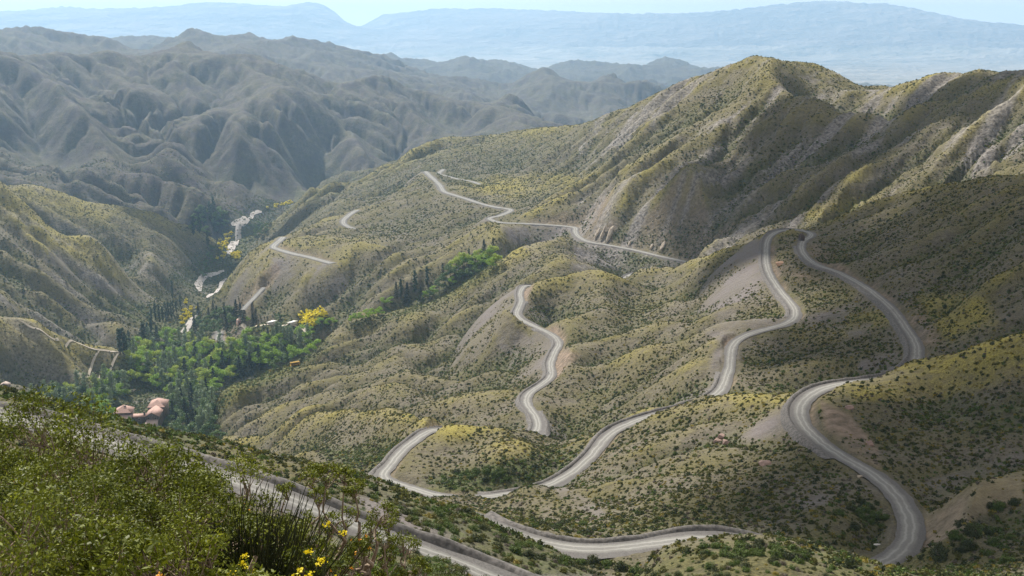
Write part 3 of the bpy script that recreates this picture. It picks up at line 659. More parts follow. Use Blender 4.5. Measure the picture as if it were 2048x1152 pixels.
# ------------------------------------------------------------------ roads, river bed, paths
def road_mat():
    m, t, b = mat('gravel_road', .95)
    u = N(t, 'ShaderNodeAttribute', attribute_name='across').outputs['Fac']       # -1 .. 1 over the bed
    P = N(t, 'ShaderNodeNewGeometry').outputs['Position']
    n = noise(t, P, .25, 4, .6); n3 = noise(t, P, 3.5, 4, .7)
    uw = mth(t, 'ADD', u, mth(t, 'MULTIPLY', mth(t, 'SUBTRACT', n, .5), .6))
    a = mth(t, 'ABSOLUTE', uw)
    lane = rng_(t, a, .50, .72, 1, 0)
    rut = mth(t, 'MULTIPLY', rng_(t, mth(t, 'ABSOLUTE', mth(t, 'SUBTRACT', a, .27)), .04, .14, 1, 0), lane)
    sh = mix(t, rng_(t, n3, .35, .7), rgb(.10, .094, .09), rgb(.17, .16, .153))
    ln = mix(t, rng_(t, n3, .3, .7), rgb(.18, .175, .162), rgb(.25, .243, .226))
    c = mix(t, mth(t, 'MULTIPLY', lane, .85), sh, ln); c = mix(t, mth(t, 'MULTIPLY', rut, .7), c, rgb(.33, .322, .30))
    c = mix(t, rng_(t, noise(t, P, .11, 5, .65), .5, .72, 0, .55), c, rgb(.155, .145, .138))
    t.links.new(c, b.inputs['Base Color'])
    bp = N(t, 'ShaderNodeBump', ins={'Height': n3, 'Strength': .5, 'Distance': .08}); t.links.new(bp.outputs[0], b.inputs['Normal'])
    return m
mRoad = road_mat()
mBerm = simple('gravel_berm', (.19, .175, .165), (.075, .07, .066), 1.6, .95, .8)
mBed = simple('river_gravel', (.50, .46, .43), (.36, .33, .31), .12, .95)
mPath = simple('pale_dirt', (.56, .49, .40), (.42, .36, .29), .5, .95)

def strip(C, offs, zoff, follow=False, taper=0):
    """rows of points across a line; offs: (n, k) signed distances"""
    d = np.gradient(C[:, :2], axis=0); d /= np.linalg.norm(d, axis=1, keepdims=True) + 1e-9
    nrm = np.stack([d[:, 1], -d[:, 0]], 1)
    V = np.empty((len(C), offs.shape[1], 3)); V[:, :, :2] = C[:, None, :2] + nrm[:, None] * offs[:, :, None]
    V[:, :, 2] = (gz(V[:, :, 0], V[:, :, 1]) if follow else C[:, None, 2]) + zoff
    n, k = offs.shape; i = np.arange(n * k).reshape(n, k)
    F = np.stack([i[:-1, :-1], i[:-1, 1:], i[1:, 1:], i[1:, :-1]], -1).reshape(-1, 4)
    return V.reshape(-1, 3), F
for k, C in RCURVE.items():
    C = C[(np.hypot(C[:, 0], C[:, 1]) > 30)]
    r = np.hypot(C[:, 0], C[:, 1])
    h = HALF[k] * np.ones(len(C))
    if k == 'N': h = h * (1 + .75 * np.clip((r - 700) / 500, 0, 1))
    d = np.gradient(C[:, :2], axis=0); hd = np.unwrap(np.arctan2(d[:, 1], d[:, 0])); kap = np.gradient(hd) / 1.5
    kap = np.convolve(kap, np.ones(13) / 13, 'same')
    nrm = np.stack([d[:, 1], -d[:, 0]], 1) / (np.linalg.norm(d, axis=1, keepdims=True) + 1e-9)
    # more gravel shoulder on the outside of the bends
    wr = h + np.clip(kap * 26, 0, 1.6) * (h < 3); wl = h + np.clip(-kap * 26, 0, 1.6) * (h < 3)
    fr = np.array([-1, -.72, -.5, -.25, 0, .25, .5, .72, 1.])
    base = h[:, None] * fr[None]; base[:, 0] = -wl; base[:, -1] = wr; base[:, [0, -1]] *= (1 + .10 * vnoise(C[:, 0] / 5, C[:, 1] / 5, 8) + .08 * vnoise(C[:, 0] / 1.9, C[:, 1] / 1.9, 9))[:, None]
    ac = np.broadcast_to(fr * (1.25 if k == 'P' else 1.), base.shape)
    V, F = strip(C, base, 0.)
    V[:, 2] += (np.repeat(.06 + .00012 * r, 9)) + np.tile(-.10 * np.abs(fr) ** 2, len(C))
    tag(link('road', mesh_np('road', V, F, [mRoad], True, {'across': ('FLOAT', ac.astype(np.float32).ravel())})), kind='structure')
    if k in 'PN':      # a low windrow of gravel along the outer edge wherever the ground falls away
        for sgn, wd in ((1, wr), (-1, wl)):
            X = C[:, 0] + nrm[:, 0] * sgn * (wd + 7); Y = C[:, 1] + nrm[:, 1] * sgn * (wd + 7)
            low = gz(X, Y) < C[:, 2] - .9
            low = np.convolve(low.astype(float), np.ones(15) / 15, 'same') > .55
            idx = np.where(low)[0]
            if len(idx) < 12: continue
            for run in np.split(idx, np.where(np.diff(idx) > 1)[0] + 1):
                if len(run) < 12: continue
                CC = C[run]; w_ = wd[run]; env = np.clip(np.minimum(np.arange(len(run)), np.arange(len(run))[::-1]) / 6, 0, 1)
                nzb = np.array(vnoise(CC[:, 0] / 1.7, CC[:, 1] / 1.7, 3)) * .25 + np.array(vnoise(CC[:, 0] / 7, CC[:, 1] / 7, 4)) * .25
                off = sgn * (w_[:, None] + np.array([-.25, .05, .4, .8, 1.3, 2.2])[None]); hh = np.array([0, .32, .62, .55, .2, -1.2])[None] * (env * (1 + nzb))[:, None]
                V, F = strip(CC, off, 0.); V[:, 2] += hh.ravel() - .05
                if sgn < 0: F = F[:, ::-1]
                tag(link('road_berm', mesh_np('road_berm', V, F, [mBerm], True)), kind='structure')

def px_line(pts, step=2.):
    P = np.array([hit(u, v) for u, v in pts]); return catmull(P, step)
def ground_strip(name, pts, w, m, zoff, taper=True):
    C = smooth_line(px_line(pts), 3, 1); n = len(C)
    ww = w * (np.ones(n) + .25 * vnoise(np.arange(n) / 9., np.zeros(n), 5))
    if taper: ww *= np.clip(np.minimum(np.arange(n), np.arange(n)[::-1]) / 4 + .2, 0, 1)
    V, F = strip(C, ww[:, None] * np.array([-1, -.5, 0, .5, 1.])[None], zoff, True)
    return tag(link(name, mesh_np(name, V, F, [m], True)), kind='structure')
for pts, w_ in (([(523,427),(506,428),(489,433),(472,443),(462,451)], 4), ([(497,437),(486,452),(477,470),(470,485),(464,496),(458,510)], 6), ([(462,455),(478,452),(486,447)], 4),
                ([(447,541),(422,550),(405,557),(397,571),(399,584)], 4.5), ([(451,559),(441,576),(422,591),(415,600)], 4), ([(399,628),(390,636),(376,655),(366,668)], 5)):
    ground_strip('riverbed', pts, w_, mBed, .9)
for pts, w_ in (([(40,650),(75,669),(110,681),(145,690),(190,703),(240,709)], .9), ([(241,709),(230,728),(218,748),(208,764)], 1.2), ([(203,702),(193,722),(180,745),(172,760)], .9), ([(200,752),(196,765)], .9), ([(470,668),(490,657),(510,652),(540,651),(575,651),(600,660),(618,674)], 1.2), ([(245,792),(258,788),(272,782)], 3.5)):
    ground_strip('path', pts, w_, mPath, .45)
# ------------------------------------------------------------------ scrub that covers the slopes
def clump(n, rx, rz, leaf, seed, flat=.0):
    """a rounded bush of n small leaf faces spread through its volume"""
    g = np.random.default_rng(seed)
    d = g.normal(size=(n, 3)); d /= np.linalg.norm(d, axis=1, keepdims=True); d[:, 2] = np.abs(d[:, 2]) * 1.0 - .12
    lob = 1 + .28 * np.sin(d[:, 0] * 4 + seed) * np.cos(d[:, 1] * 5 + seed * 2) + .15 * np.sin(d[:, 2] * 9 + seed)
    rad = (g.random(n) ** .4) * lob
    c = d * rad[:, None] * np.array([rx, rx, rz])
    nn = d + g.normal(size=(n, 3)) * .55; nn /= np.linalg.norm(nn, axis=1, keepdims=True)
    a = np.cross(nn, g.normal(size=(n, 3))); a /= np.linalg.norm(a, axis=1, keepdims=True); b = np.cross(nn, a)
    s = leaf * (.6 + .8 * g.random(n))[:, None]
    V = np.stack([c - a * s - b * s * .6, c + a * s - b * s * .6, c + b * s * 1.1], 1).reshape(-1, 3)
    return V, np.arange(3 * n).reshape(n, 3)
mSh = [leaf_mat('scrub_dark', (.028, .040, .012), (.075, .088, .026)), leaf_mat('scrub_olive', (.062, .068, .015), (.16, .155, .036)), leaf_mat('scrub_yellow', (.20, .165, .03), (.36, .29, .06)), leaf_mat('scrub_grey', (.10, .085, .06), (.21, .18, .135)), leaf_mat('scrub_green', (.05, .085, .012), (.115, .16, .03))]
src = bpy.data.collections.new('scrub_kinds')
kinds = [(0, .75, .75), (0, .6, .8), (1, .65, .6), (1, .5, .65), (2, .5, .4), (3, .55, .45), (4, .7, .75), (4, .55, .6)]
for i in range(16):
    k, rx, rz = kinds[i % 8]; fine = i >= 8
    V, F = clump(620 if fine else 72, rx, rz, .055 if fine else .2, 100 + i)
    o = bpy.data.objects.new('scrub_%02d' % i, mesh_np('scrub_kind', V, F, [mSh[k]])); src.objects.link(o)

def gn_scatter(name, P, idx, rot, scl):
    me = mesh_np(name, P, np.zeros((0, 3), np.int32), attrs={'kind_index': ('INT', idx.astype(np.int32)), 'turn': ('FLOAT_VECTOR', rot.astype(np.float32)), 'size': ('FLOAT_VECTOR', scl.astype(np.float32))})
    o = link(name, me)
    g = bpy.data.node_groups.new(name + '_scatter', 'GeometryNodeTree')
    g.interface.new_socket('Geometry', in_out='INPUT', socket_type='NodeSocketGeometry'); g.interface.new_socket('Geometry', in_out='OUTPUT', socket_type='NodeSocketGeometry')
    gi = N(g, 'NodeGroupInput'); go = N(g, 'NodeGroupOutput')
    ci = N(g, 'GeometryNodeCollectionInfo'); ci.inputs[0].default_value = src; ci.inputs[1].default_value = True; ci.inputs[2].default_value = True
    def na(nm, t): n = N(g, 'GeometryNodeInputNamedAttribute', data_type=t); n.inputs[0].default_value = nm; return n.outputs[0]
    mp_ = N(g, 'GeometryNodeMeshToPoints', ins={0: gi.outputs[0]})
    ip = N(g, 'GeometryNodeInstanceOnPoints'); L = g.links
    L.new(mp_.outputs[0], ip.inputs['Points']); L.new(ci.outputs[0], ip.inputs['Instance']); ip.inputs['Pick Instance'].default_value = True
    L.new(na('kind_index', 'INT'), ip.inputs['Instance Index'])
    er = N(g, 'FunctionNodeEulerToRotation'); L.new(na('turn', 'FLOAT_VECTOR'), er.inputs[0]); L.new(er.outputs[0], ip.inputs['Rotation'])
    L.new(na('size', 'FLOAT_VECTOR'), ip.inputs['Scale']); L.new(ip.outputs[0], go.inputs[0])
    md = o.modifiers.new('scatter', 'NODES'); md.node_group = g
    return o

def nearest(M, x, y):
    p = np.arctan2(x, y); r = np.hypot(x, y)
    c = np.clip(((p - PH0) / (PH1 - PH0) * (NA - 1)).round().astype(int), 0, NA - 1); k = np.clip(((np.log(r) - L0) / (L1 - L0) * (NR - 1)).round().astype(int), 0, NR - 1)
    return M[k, c]
def scatter_pts(r0, r1, per, seed):
    g = np.random.default_rng(seed); p0, p1 = -.54, .54
    n = int((p1 - p0) / 2 * (r1 ** 2 - r0 ** 2) / per)
    r = np.sqrt(g.random(n) * (r1 ** 2 - r0 ** 2) + r0 ** 2); p = p0 + (p1 - p0) * g.random(n)
    x = r * np.sin(p); y = r * np.cos(p)
    dens = .62 + .9 * nearest(green, x, y) - .8 * nearest(scree, x, y) - .75 * nearest(cutm, x, y) - .75 * nearest(tan, x, y) - .65 * nearest(rock, x, y) + .35 * nearest(yel, x, y) + .45 * sstep(260, 110, np.hypot(x, y))
    dens += .6 * fbm(x / 24, y / 24, 4, 300, .6) + .5 * np.clip(-nearest(CONV, x, y), -.5, .8)
    ok = (g.random(n) < dens) & (nearest(DR, x, y) > 1.6 + .0015 * r) & seen(x, y)
    return x[ok], y[ok], g
xs, ys, ks, rs, ss_ = [], [], [], [], []
for (r0, r1, per, seed) in ((22, 130, 1.1, 1), (130, 300, .8, 2), (300, 600, 1.0, 3), (600, 1000, 2.0, 4), (1000, 1800, 4.6, 5), (1800, 2500, 10, 6)):
    x, y, g = scatter_pts(r0, r1, per, seed); n = len(x)
    gm = nearest(green, x, y); ym = nearest(yel, x, y)
    wts = np.stack([.15 + 0 * gm, .14 + 0 * gm, .25 + 0 * gm, .22 + 0 * gm, .10 + .55 * ym, .18 - .1 * gm, .05 + .38 * gm, .05 + .35 * gm], 1); wts = np.clip(wts, .01, 9); cs = np.cumsum(wts / wts.sum(1, keepdims=True), 1)
    k = np.minimum((g.random(n)[:, None] > cs).sum(1), 7) + (8 if r1 <= 130 else 0)
    s = (.42 + 1.0 * g.random(n) ** 2.6) * (1 + .35 * gm) * {130: .75, 300: .68, 600: .78, 1000: .95, 1800: 1.35, 2500: 1.9}[r1]
    xs.append(x); ys.append(y); ks.append(k); rs.append(g.random(n) * 6.28); ss_.append(s)
x = np.concatenate(xs); y = np.concatenate(ys); k = np.concatenate(ks); ro = np.concatenate(rs); s = np.concatenate(ss_)
open('/tmp/scrubn','w').write(str(len(x)))
z = gz(x, y) - .05
tag(gn_scatter('scrub_cover', np.stack([x, y, z], 1), k, np.stack([0 * ro, 0 * ro, ro], 1), np.stack([s, s, s * .95], 1)), label='low dry scrub and grass tufts dotting every hill slope', cat='scrub', kind='stuff')
# ------------------------------------------------------------------ trees and bushes one can tell apart
def tube(path, rad, k=6):
    """tapered tube along a path of points"""
    P = np.asarray(path, float); n = len(P); T_ = np.gradient(P, axis=0); T_ /= np.linalg.norm(T_, axis=1, keepdims=True) + 1e-9
    up = np.array([.3, .2, 1.]) if abs(T_[0, 2]) < .9 else np.array([1., .1, .1])
    A = np.cross(T_, up); A /= np.linalg.norm(A, axis=1, keepdims=True) + 1e-9; B = np.cross(T_, A)
    th = np.linspace(0, 2 * np.pi, k, endpoint=False); R_ = np.asarray(rad, float)[:, None, None]
    V = (P[:, None] + R_ * (A[:, None] * np.cos(th)[None, :, None] + B[:, None] * np.sin(th)[None, :, None])).reshape(-1, 3)
    i = np.arange(n * k).reshape(n, k); j = np.roll(i, -1, 1)
    return V, np.stack([i[:-1], j[:-1], j[1:], i[1:]], -1).reshape(-1, 4)
class MB:
    def __init__(s): s.V = []; s.F = []; s.n = 0
    def add(s, V, F): s.V.append(np.asarray(V, float)); s.F.append(np.asarray(F) + s.n); s.n += len(V)
    def mesh(s, name, mats, smooth=False): return mesh_np(name, np.vstack(s.V), np.vstack(s.F), mats, smooth)
def leaves(C, D, size, g, asp=.6):
    """one small leaf face at each point of C, facing roughly D"""
    n = len(C); nn = D + g.normal(size=(n, 3)) * .6; nn /= np.linalg.norm(nn, axis=1, keepdims=True) + 1e-9
    a = np.cross(nn, g.normal(size=(n, 3))); a /= np.linalg.norm(a, axis=1, keepdims=True) + 1e-9; b = np.cross(nn, a)
    s = (size * (.6 + .8 * g.random(n)))[:, None] if np.ndim(size) == 0 else size[:, None]
    V = np.stack([C - a * s * asp * .5, C - b * s * .5, C + a * s * asp * .5, C + b * s * .6], 1).reshape(-1, 3)
    return V, np.arange(4 * n).reshape(n, 4)
def crown_mesh(kind, seed, m):
    g = np.random.default_rng(seed); pts = []; dirs = []
    if kind in ('poplar', 'pale'):
        w0 = .075 if kind == 'poplar' else .14
        for i in range(34 if kind == 'poplar' else 40):
            h = .08 + .9 * (i / 36.) * (1 if kind == 'poplar' else .93); prof = min(1, (h - .02) * 5) * (1 - .75 * max(0, h - .45) / .55) ** .8
            a = g.random() * 6.28; q = w0 * prof * (.3 + .6 * g.random()); c = np.array([q * math.cos(a), q * math.sin(a), h])
            d = g.normal(size=(26, 3)); d /= np.linalg.norm(d, axis=1, keepdims=True)
            pts.append(c + d * np.array([w0 * .5, w0 * .5, .05]) * (.5 + .5 * g.random((26, 1)))); dirs.append(d + np.array([0, 0, .4]))
        sz = .035
    elif kind == 'conifer':
        for i in range(46):
            h = .06 + .92 * i / 46.; rr_ = .19 * (1 - h) + .012; a = i * 2.4 + g.random() * .5
            q = rr_ * (.45 + .5 * g.random()); c = np.array([q * math.cos(a), q * math.sin(a), h])
            d = g.normal(size=(20, 3)); d /= np.linalg.norm(d, axis=1, keepdims=True)
            pts.append(c + d * np.array([rr_ * .5 + .01, rr_ * .5 + .01, .03]) * (.4 + .6 * g.random((20, 1)))); dirs.append(d + np.array([math.cos(a), math.sin(a), .4]))
        sz = .035
    else:
        nb_ = 17
        for i in range(nb_):
            a = i * 2.4 + g.random(); h = .34 + .5 * ((i * .618) % 1); q = .30 * math.sqrt(max(.05, 1 - ((h - .55) / .42) ** 2)) * (.35 + .65 * g.random())
            c = np.array([q * math.cos(a), q * math.sin(a), h]); rb = .11 + .07 * g.random()
            d = g.normal(size=(58, 3)); d /= np.linalg.norm(d, axis=1, keepdims=True)
            pts.append(c + d * rb * np.array([1, 1, .8]) * (.55 + .45 * g.random((58, 1)))); dirs.append(d + np.array([0, 0, .3]))
        sz = .05
    V, F = leaves(np.vstack(pts), np.vstack(dirs), sz, g, .8)
    return mesh_np('crown', V, F, [m])
def trunk_mesh(kind, seed, m):
    g = np.random.default_rng(seed); b = MB(); top = {'poplar': .85, 'pale': .8, 'conifer': .9}.get(kind, .55)
    hs = np.linspace(-.04, top, 7); wob = np.cumsum(g.normal(size=(7, 2)) * .006, 0)
    b.add(*tube(np.c_[wob, hs], np.linspace(.022, .005, 7)))
    for i in range(5):
        h = (.2 + .12 * i) * top / .8; a = i * 2.4 + g.random(); L_ = {'poplar': .06, 'pale': .1, 'conifer': .09}.get(kind, .24)
        p0 = np.array([0, 0, h]); p1 = p0 + np.array([L_ * .6 * math.cos(a), L_ * .6 * math.sin(a), L_ * .4]); p2 = p0 + np.array([L_ * math.cos(a), L_ * math.sin(a), L_ * .9])
        b.add(*tube([p0, p1, p2], [.009, .006, .003], 4))
    return b.mesh('trunk', [m], True)
mTrunk = simple('bark', (.17, .14, .11), (.09, .075, .06), 9)
TK = {
 'poplar': (leaf_mat('poplar_leaf', (.03, .06, .03), (.07, .11, .045)), 'poplar_tree', 'poplar', 'slim dark poplar'),
 'pale': (leaf_mat('silver_poplar_leaf', (.13, .19, .10), (.25, .31, .17)), 'silver_poplar_tree', 'poplar', 'pale silvery poplar'),
 'conifer': (leaf_mat('conifer_needle', (.014, .026, .014), (.035, .05, .026)), 'conifer_tree', 'conifer', 'dark pointed conifer'),
 'broad': (leaf_mat('broadleaf', (.17, .30, .025), (.32, .46, .05), sub=.4), 'broadleaf_tree', 'tree', 'bright green round tree'),
 'lime': (leaf_mat('lime_leaf', (.26, .36, .03), (.42, .48, .07), sub=.4), 'broadleaf_tree', 'tree', 'yellow green round tree'),
 'deep': (leaf_mat('deep_leaf', (.06, .11, .028), (.13, .20, .05)), 'broadleaf_tree', 'tree', 'deep green bushy tree')}
CROWN = {k: [crown_mesh('broad' if k in ('lime', 'deep') else k, 500 + 10 * i + j, TK[k][0]) for j in range(4)] for i, k in enumerate(TK)}
TRUNK = {k: [trunk_mesh(k, 600 + 10 * i + j, mTrunk) for j in range(2)] for i, k in enumerate(TK)}
def ordn(i): return {1: 'first', 2: 'second', 3: 'third', 4: 'fourth', 5: 'fifth', 6: 'sixth', 7: 'seventh', 8: 'eighth', 9: 'ninth', 10: 'tenth'}.get(i) or '%d%s' % (i, 'th' if 10 < i % 100 < 14 else {1: 'st', 2: 'nd', 3: 'rd'}.get(i % 10, 'th'))
PLANTS = []          # (kind, u, v, height in photograph pixels, place phrase, group)
gT = np.random.default_rng(31)
def plant(kind, u, v, hpx, place, group): PLANTS.append((kind, u, v, hpx, place, group))
def fill(poly, gap, kinds, wts, hr, place, group, avoid=()):
    p = np.array(poly, float); x0, y0 = p.min(0); x1, y1 = p.max(0); got = []
    for _ in range(4000):
        u = x0 + (x1 - x0) * gT.random(); v = y0 + (y1 - y0) * gT.random(); c = False
        for (ax, ay), (bx, by) in zip(p, np.roll(p, -1, 0)):
            if (ay > v) != (by > v) and u < (bx - ax) * (v - ay) / (by - ay) + ax: c = not c
        if not c or any(a0 < u < a1 and b0 < v < b1 for a0, b0, a1, b1 in avoid): continue
        if any(abs(u - a) < gap and abs(v - b) < gap * .7 for a, b in got): continue
        got.append((u, v)); k = kinds[gT.choice(len(kinds), p=np.array(wts) / sum(wts))]
        s = {'poplar': 1.25, 'pale': 1.1, 'conifer': 1.1}.get(k, .85)
        plant(k, u, v, (hr[0] + (hr[1] - hr[0]) * gT.random()) * s, place, group)
for u, v, h in ((303,641,24),(311,641,27),(319,642,26),(326,641,25),(332,639,26),(337,637,25),(342,634,24),(347,632,24),(353,626,20),(361,613,20)): plant('poplar', u, v, h, 'in the row across the stream', 'poplar row across the stream')
for u, v, h in ((345,588,22),(303,672,30),(416,492,26),(345,600,14)): plant('poplar', u, v, h, 'standing alone on the valley floor', 'lone valley poplars')
for u, v, h in ((241,712,42),(247,709,45),(253,714,38),(260,708,36),(285,684,30),(290,686,32),(296,682,28)): plant('poplar', u, v, h, 'at the foot of the pale slope', 'poplars at the slope foot')
HB = [(222, 806, 342, 850)]
fill([(255,715),(300,690),(370,680),(430,700),(500,715),(480,760),(430,790),(340,790),(270,775)], 12, ['pale','broad','lime','conifer','poplar','deep'], [.30,.34,.20,.07,.03,.06], (24, 36), 'in the valley grove above the hotel', 'valley grove', HB)
fill([(60,815),(130,800),(180,790),(240,778),(262,800),(225,812),(225,850),(150,845),(80,838)], 13, ['pale','broad','lime','deep'], [.42,.24,.1,.24], (28, 42), 'in the wood left of the hotel', 'wood beside the hotel', HB)
fill([(342,800),(390,790),(430,800),(428,850),(430,880),(390,885),(340,872)], 12, ['deep','pale','conifer','broad'], [.35,.35,.22,.08], (28, 40), 'in the wood right of the hotel', 'wood beside the hotel', HB)
for k, u, v, h in (('deep',283,858,30),('deep',272,866,28),('pale',262,872,30),('deep',330,862,26),('pale',318,872,28),('deep',300,880,26),('deep',240,868,24),('pale',345,885,30)): plant(k, u, v, h, 'right in front of the hotel', 'trees in front of the hotel')
for k, u, v, h in (('pale',420,868,48),('pale',411,874,40),('deep',432,884,22),('deep',446,884,18),('pale',402,880,36)): plant(k, u, v, h, 'at the foot of the scrub spur', 'trees at the spur foot')
fill([(490,690),(530,700),(560,690),(620,690),(640,705),(600,728),(560,742),(520,745),(480,730)], 14, ['broad','deep','pale'], [.62,.18,.2], (26, 40), 'below the terrace mound', 'terrace grove')
for k, u, v, h in (('conifer',480,757,38),('conifer',501,752,40),('conifer',519,745,42),('conifer',430,730,34),('conifer',537,694,30)): plant(k, u, v, h, 'at the edge of the terrace grove', 'conifers by the terrace grove')
for u, v in ((548,692),(555,694),(562,690),(569,694),(576,691),(583,695)): plant('pale', u, v, 30, 'on the slope of the terrace mound', 'poplars on the mound')
for k, u, v, h in (('deep',560,644,14),('broad',622,672,16),('broad',640,664,18),('broad',655,660,16),('broad',668,655,14),('conifer',473,640,34),('conifer',482,645,30),('conifer',489,650,30),('conifer',512,650,24),('conifer',506,652,22),('broad',497,652,12)): plant(k, u, v, h, 'on the terrace beside the white sheds', 'terrace trees')
fill([(385,650),(440,625),(470,640),(465,665),(430,672),(390,672)], 11, ['deep','conifer'], [.75,.25], (18, 28), 'in the dark wood beside the stream bed', 'stream side wood')
fill([(376,470),(400,440),(455,438),(452,462),(420,475)], 11, ['deep','poplar'], [.7,.3], (16, 28), 'in the far wood at the valley bend', 'far valley wood')
fill([(503,475),(520,455),(540,460),(530,475),(512,482)], 9, ['deep'], [1], (10, 16), 'on the bank right of the river bed', 'bank trees')
for u, v in ((411,535),(415,550),(419,520),(424,505),(408,560),(428,530)): plant('deep', u, v, 14, 'on the shady valley floor', 'valley edge trees')
# hillside grove behind the spur
for k, u, v, h in (('lime',908,545,28),('lime',918,538,30),('broad',927,548,26),('lime',937,535,28),('broad',946,540,28),('lime',955,528,28),('broad',962,538,24),('broad',975,532,28),('lime',985,528,30),('lime',992,534,26),('broad',982,540,22),('deep',900,562,26),('deep',912,566,24),('deep',925,562,22),('broad',905,576,18),('deep',890,575,24),('deep',878,585,24),('broad',868,592,18),('deep',860,600,20),('broad',850,600,16),('deep',938,560,20),('deep',952,552,20)): plant(k, u, v, h, 'in the hillside grove behind the spur', 'hillside grove')
for u, v, h in ((968,528,38),(986,508,24),(815,612,38),(842,608,28),(793,606,28),(886,560,26)): plant('conifer', u, v, h, 'in the hillside grove behind the spur', 'hillside grove')
for u, v, h in ((831,592,40),(855,582,36),(802,604,34),(946,538,28),(938,532,24)): plant('poplar', u, v, h, 'in the hillside grove behind the spur', 'hillside grove')
for u, v in ((703,648),(712,646),(722,642),(733,638),(745,633),(757,629),(768,624),(780,618),(740,640),(762,632)): plant('broad', u, v, 15, 'in the low thicket along the gully', 'gully thicket')

def base_point(u, v):
    return hit_far(u, v)
groups = {}
for P_ in PLANTS: groups.setdefault((TK[P_[0]][3], P_[4]), []).append(P_)
for (word, place), L_ in groups.items():
    L_.sort(key=lambda q: q[1])
    for i, (k, u, v, hpx, pl, gr) in enumerate(L_):
        p = base_point(u, v); h = 1.22 * hpx * np.linalg.norm(p) / FPX
        nm, cat = TK[k][1], TK[k][2]; sx = 1.35 if k in ('poplar',) else (1.2 if k in ('broad', 'lime', 'deep') else 1.1)
        o = empty(nm, (p[0], p[1], p[2] - .2), gT.random() * 6.28)
        o.scale = (h * sx, h * sx, h)
        tag(o, (word + ' ' + pl) if len(L_) == 1 else '%s %s, %s from the left' % (word, pl, ordn(i + 1)), cat, gr)
        link('crown', CROWN[k][int(gT.integers(4))], o); link('trunk', TRUNK[k][int(gT.integers(2))], o)

# flowering broom
mBroomF = leaf_mat('broom_flower', (.74, .60, .01), (.92, .82, .03), sub=.3); mBroomL = leaf_mat('broom_twig', (.05, .07, .02), (.10, .12, .03))
BM = []
for j in range(3):
    V, F = clump(240, .62, .9, .16, 700 + j); V2, F2 = clump(150, .5, .7, .16, 740 + j)
    BM.append((mesh_np('flowers', V, F, [mBroomF]), mesh_np('twigs', V2, F2, [mBroomL])))
BR = []
def broom(pts, sz, place, group): BR.append((pts, sz, place, group))
def rp(poly, n):
    p = np.array(poly, float); out = []
    while len(out) < n:
        w_ = gT.dirichlet(np.ones(len(p)) * .6); out.append(tuple(w_ @ p))
    return out
broom(rp([(592,640),(612,636),(640,628),(662,628),(655,640),(625,660),(606,662)], 40), 13, 'around the white sheds on the terrace', 'broom around the sheds')
broom(rp([(462,512),(482,508),(478,518),(458,520)], 12), 8, 'at the bend of the valley track', 'broom at the track bend')
broom(rp([(440,480),(462,460),(470,475),(445,540),(428,530)], 26), 6, 'left of the river bed', 'broom left of the river bed')
broom(rp([(520,424),(560,410),(588,402),(585,408),(545,422)], 12), 6, 'at the far end of the river bed', 'broom at the far river end')
broom(rp([(372,590),(392,600),(400,640),(372,655),(350,660),(360,620)], 22), 6, 'along the near stream bed', 'broom along the near stream')
for pts, sz, pl, gr in BR:
    pts = sorted(pts)
    for i, (u, v) in enumerate(pts):
        p = hit_far(u, v); s = 1.35 * sz * (.7 + .6 * gT.random()) * np.linalg.norm(p) / FPX / 1.5
        o = empty('broom_bush', (p[0], p[1], p[2] - .1), gT.random() * 6.28, float(s)); a, b = BM[int(gT.integers(3))]
        tag(o, 'yellow flowering broom bush %s, %s from the left' % (pl, ordn(i + 1)), 'bush', gr); link('flowers', a, o); link('twigs', b, o)
# ------------------------------------------------------------------ buildings, bus, rocks
def box(b, x0, x1, y0, y1, z0, z1):
    V = [(x0,y0,z0),(x1,y0,z0),(x1,y1,z0),(x0,y1,z0),(x0,y0,z1),(x1,y0,z1),(x1,y1,z1),(x0,y1,z1)]
    b.add(V, [(3,2,1,0),(4,5,6,7),(0,1,5,4),(1,2,6,5),(2,3,7,6),(3,0,4,7)])
def quadslab(b, c, th):
    """a sloping roof plane with thickness: 4 corners counter-clockwise from above"""
    c = np.array(c, float); n = np.cross(c[1] - c[0], c[2] - c[0]); n /= np.linalg.norm(n); n *= np.sign(n[2]) or 1
    V = np.vstack([c - n * th, c]); b.add(V, [(3,2,1,0),(4,5,6,7),(0,1,5,4),(1,2,6,5),(2,3,7,6),(3,0,4,7)])
def tri(b, p, q, r_):
    p, q, r_ = (np.array(x, float) for x in (p, q, r_)); b.add([p, (p + q) / 2, q, r_], [(0, 1, 2, 3)])
def gable(b, x0, x1, y0, y1, z, rise, over=.5, th=.25):
    """gable roof, ridge along y"""
    xm = (x0 + x1) / 2; s = rise / ((x1 - x0) / 2)
    quadslab(b, [(x0 - over, y0 - over, z - over * s), (xm, y0 - over, z + rise), (xm, y1 + over, z + rise), (x0 - over, y1 + over, z - over * s)], th)
    quadslab(b, [(xm, y0 - over, z + rise), (x1 + over, y0 - over, z - over * s), (x1 + over, y1 + over, z - over * s), (xm, y1 + over, z + rise)], th)
def gable_wall(b, x0, x1, y0, y1, z0, z, rise):
    xm = (x0 + x1) / 2; V = [(x0,y0,z0),(x1,y0,z0),(x1,y1,z0),(x0,y1,z0),(x0,y0,z),(x1,y0,z),(x1,y1,z),(x0,y1,z),(xm,y0,z+rise-.05),(xm,y1,z+rise-.05)]
    b.add(V, [(0,1,5,4),(1,2,6,5),(2,3,7,6),(3,0,4,7)]); tri(b, V[4], V[5], V[8]); tri(b, V[6], V[7], V[9])
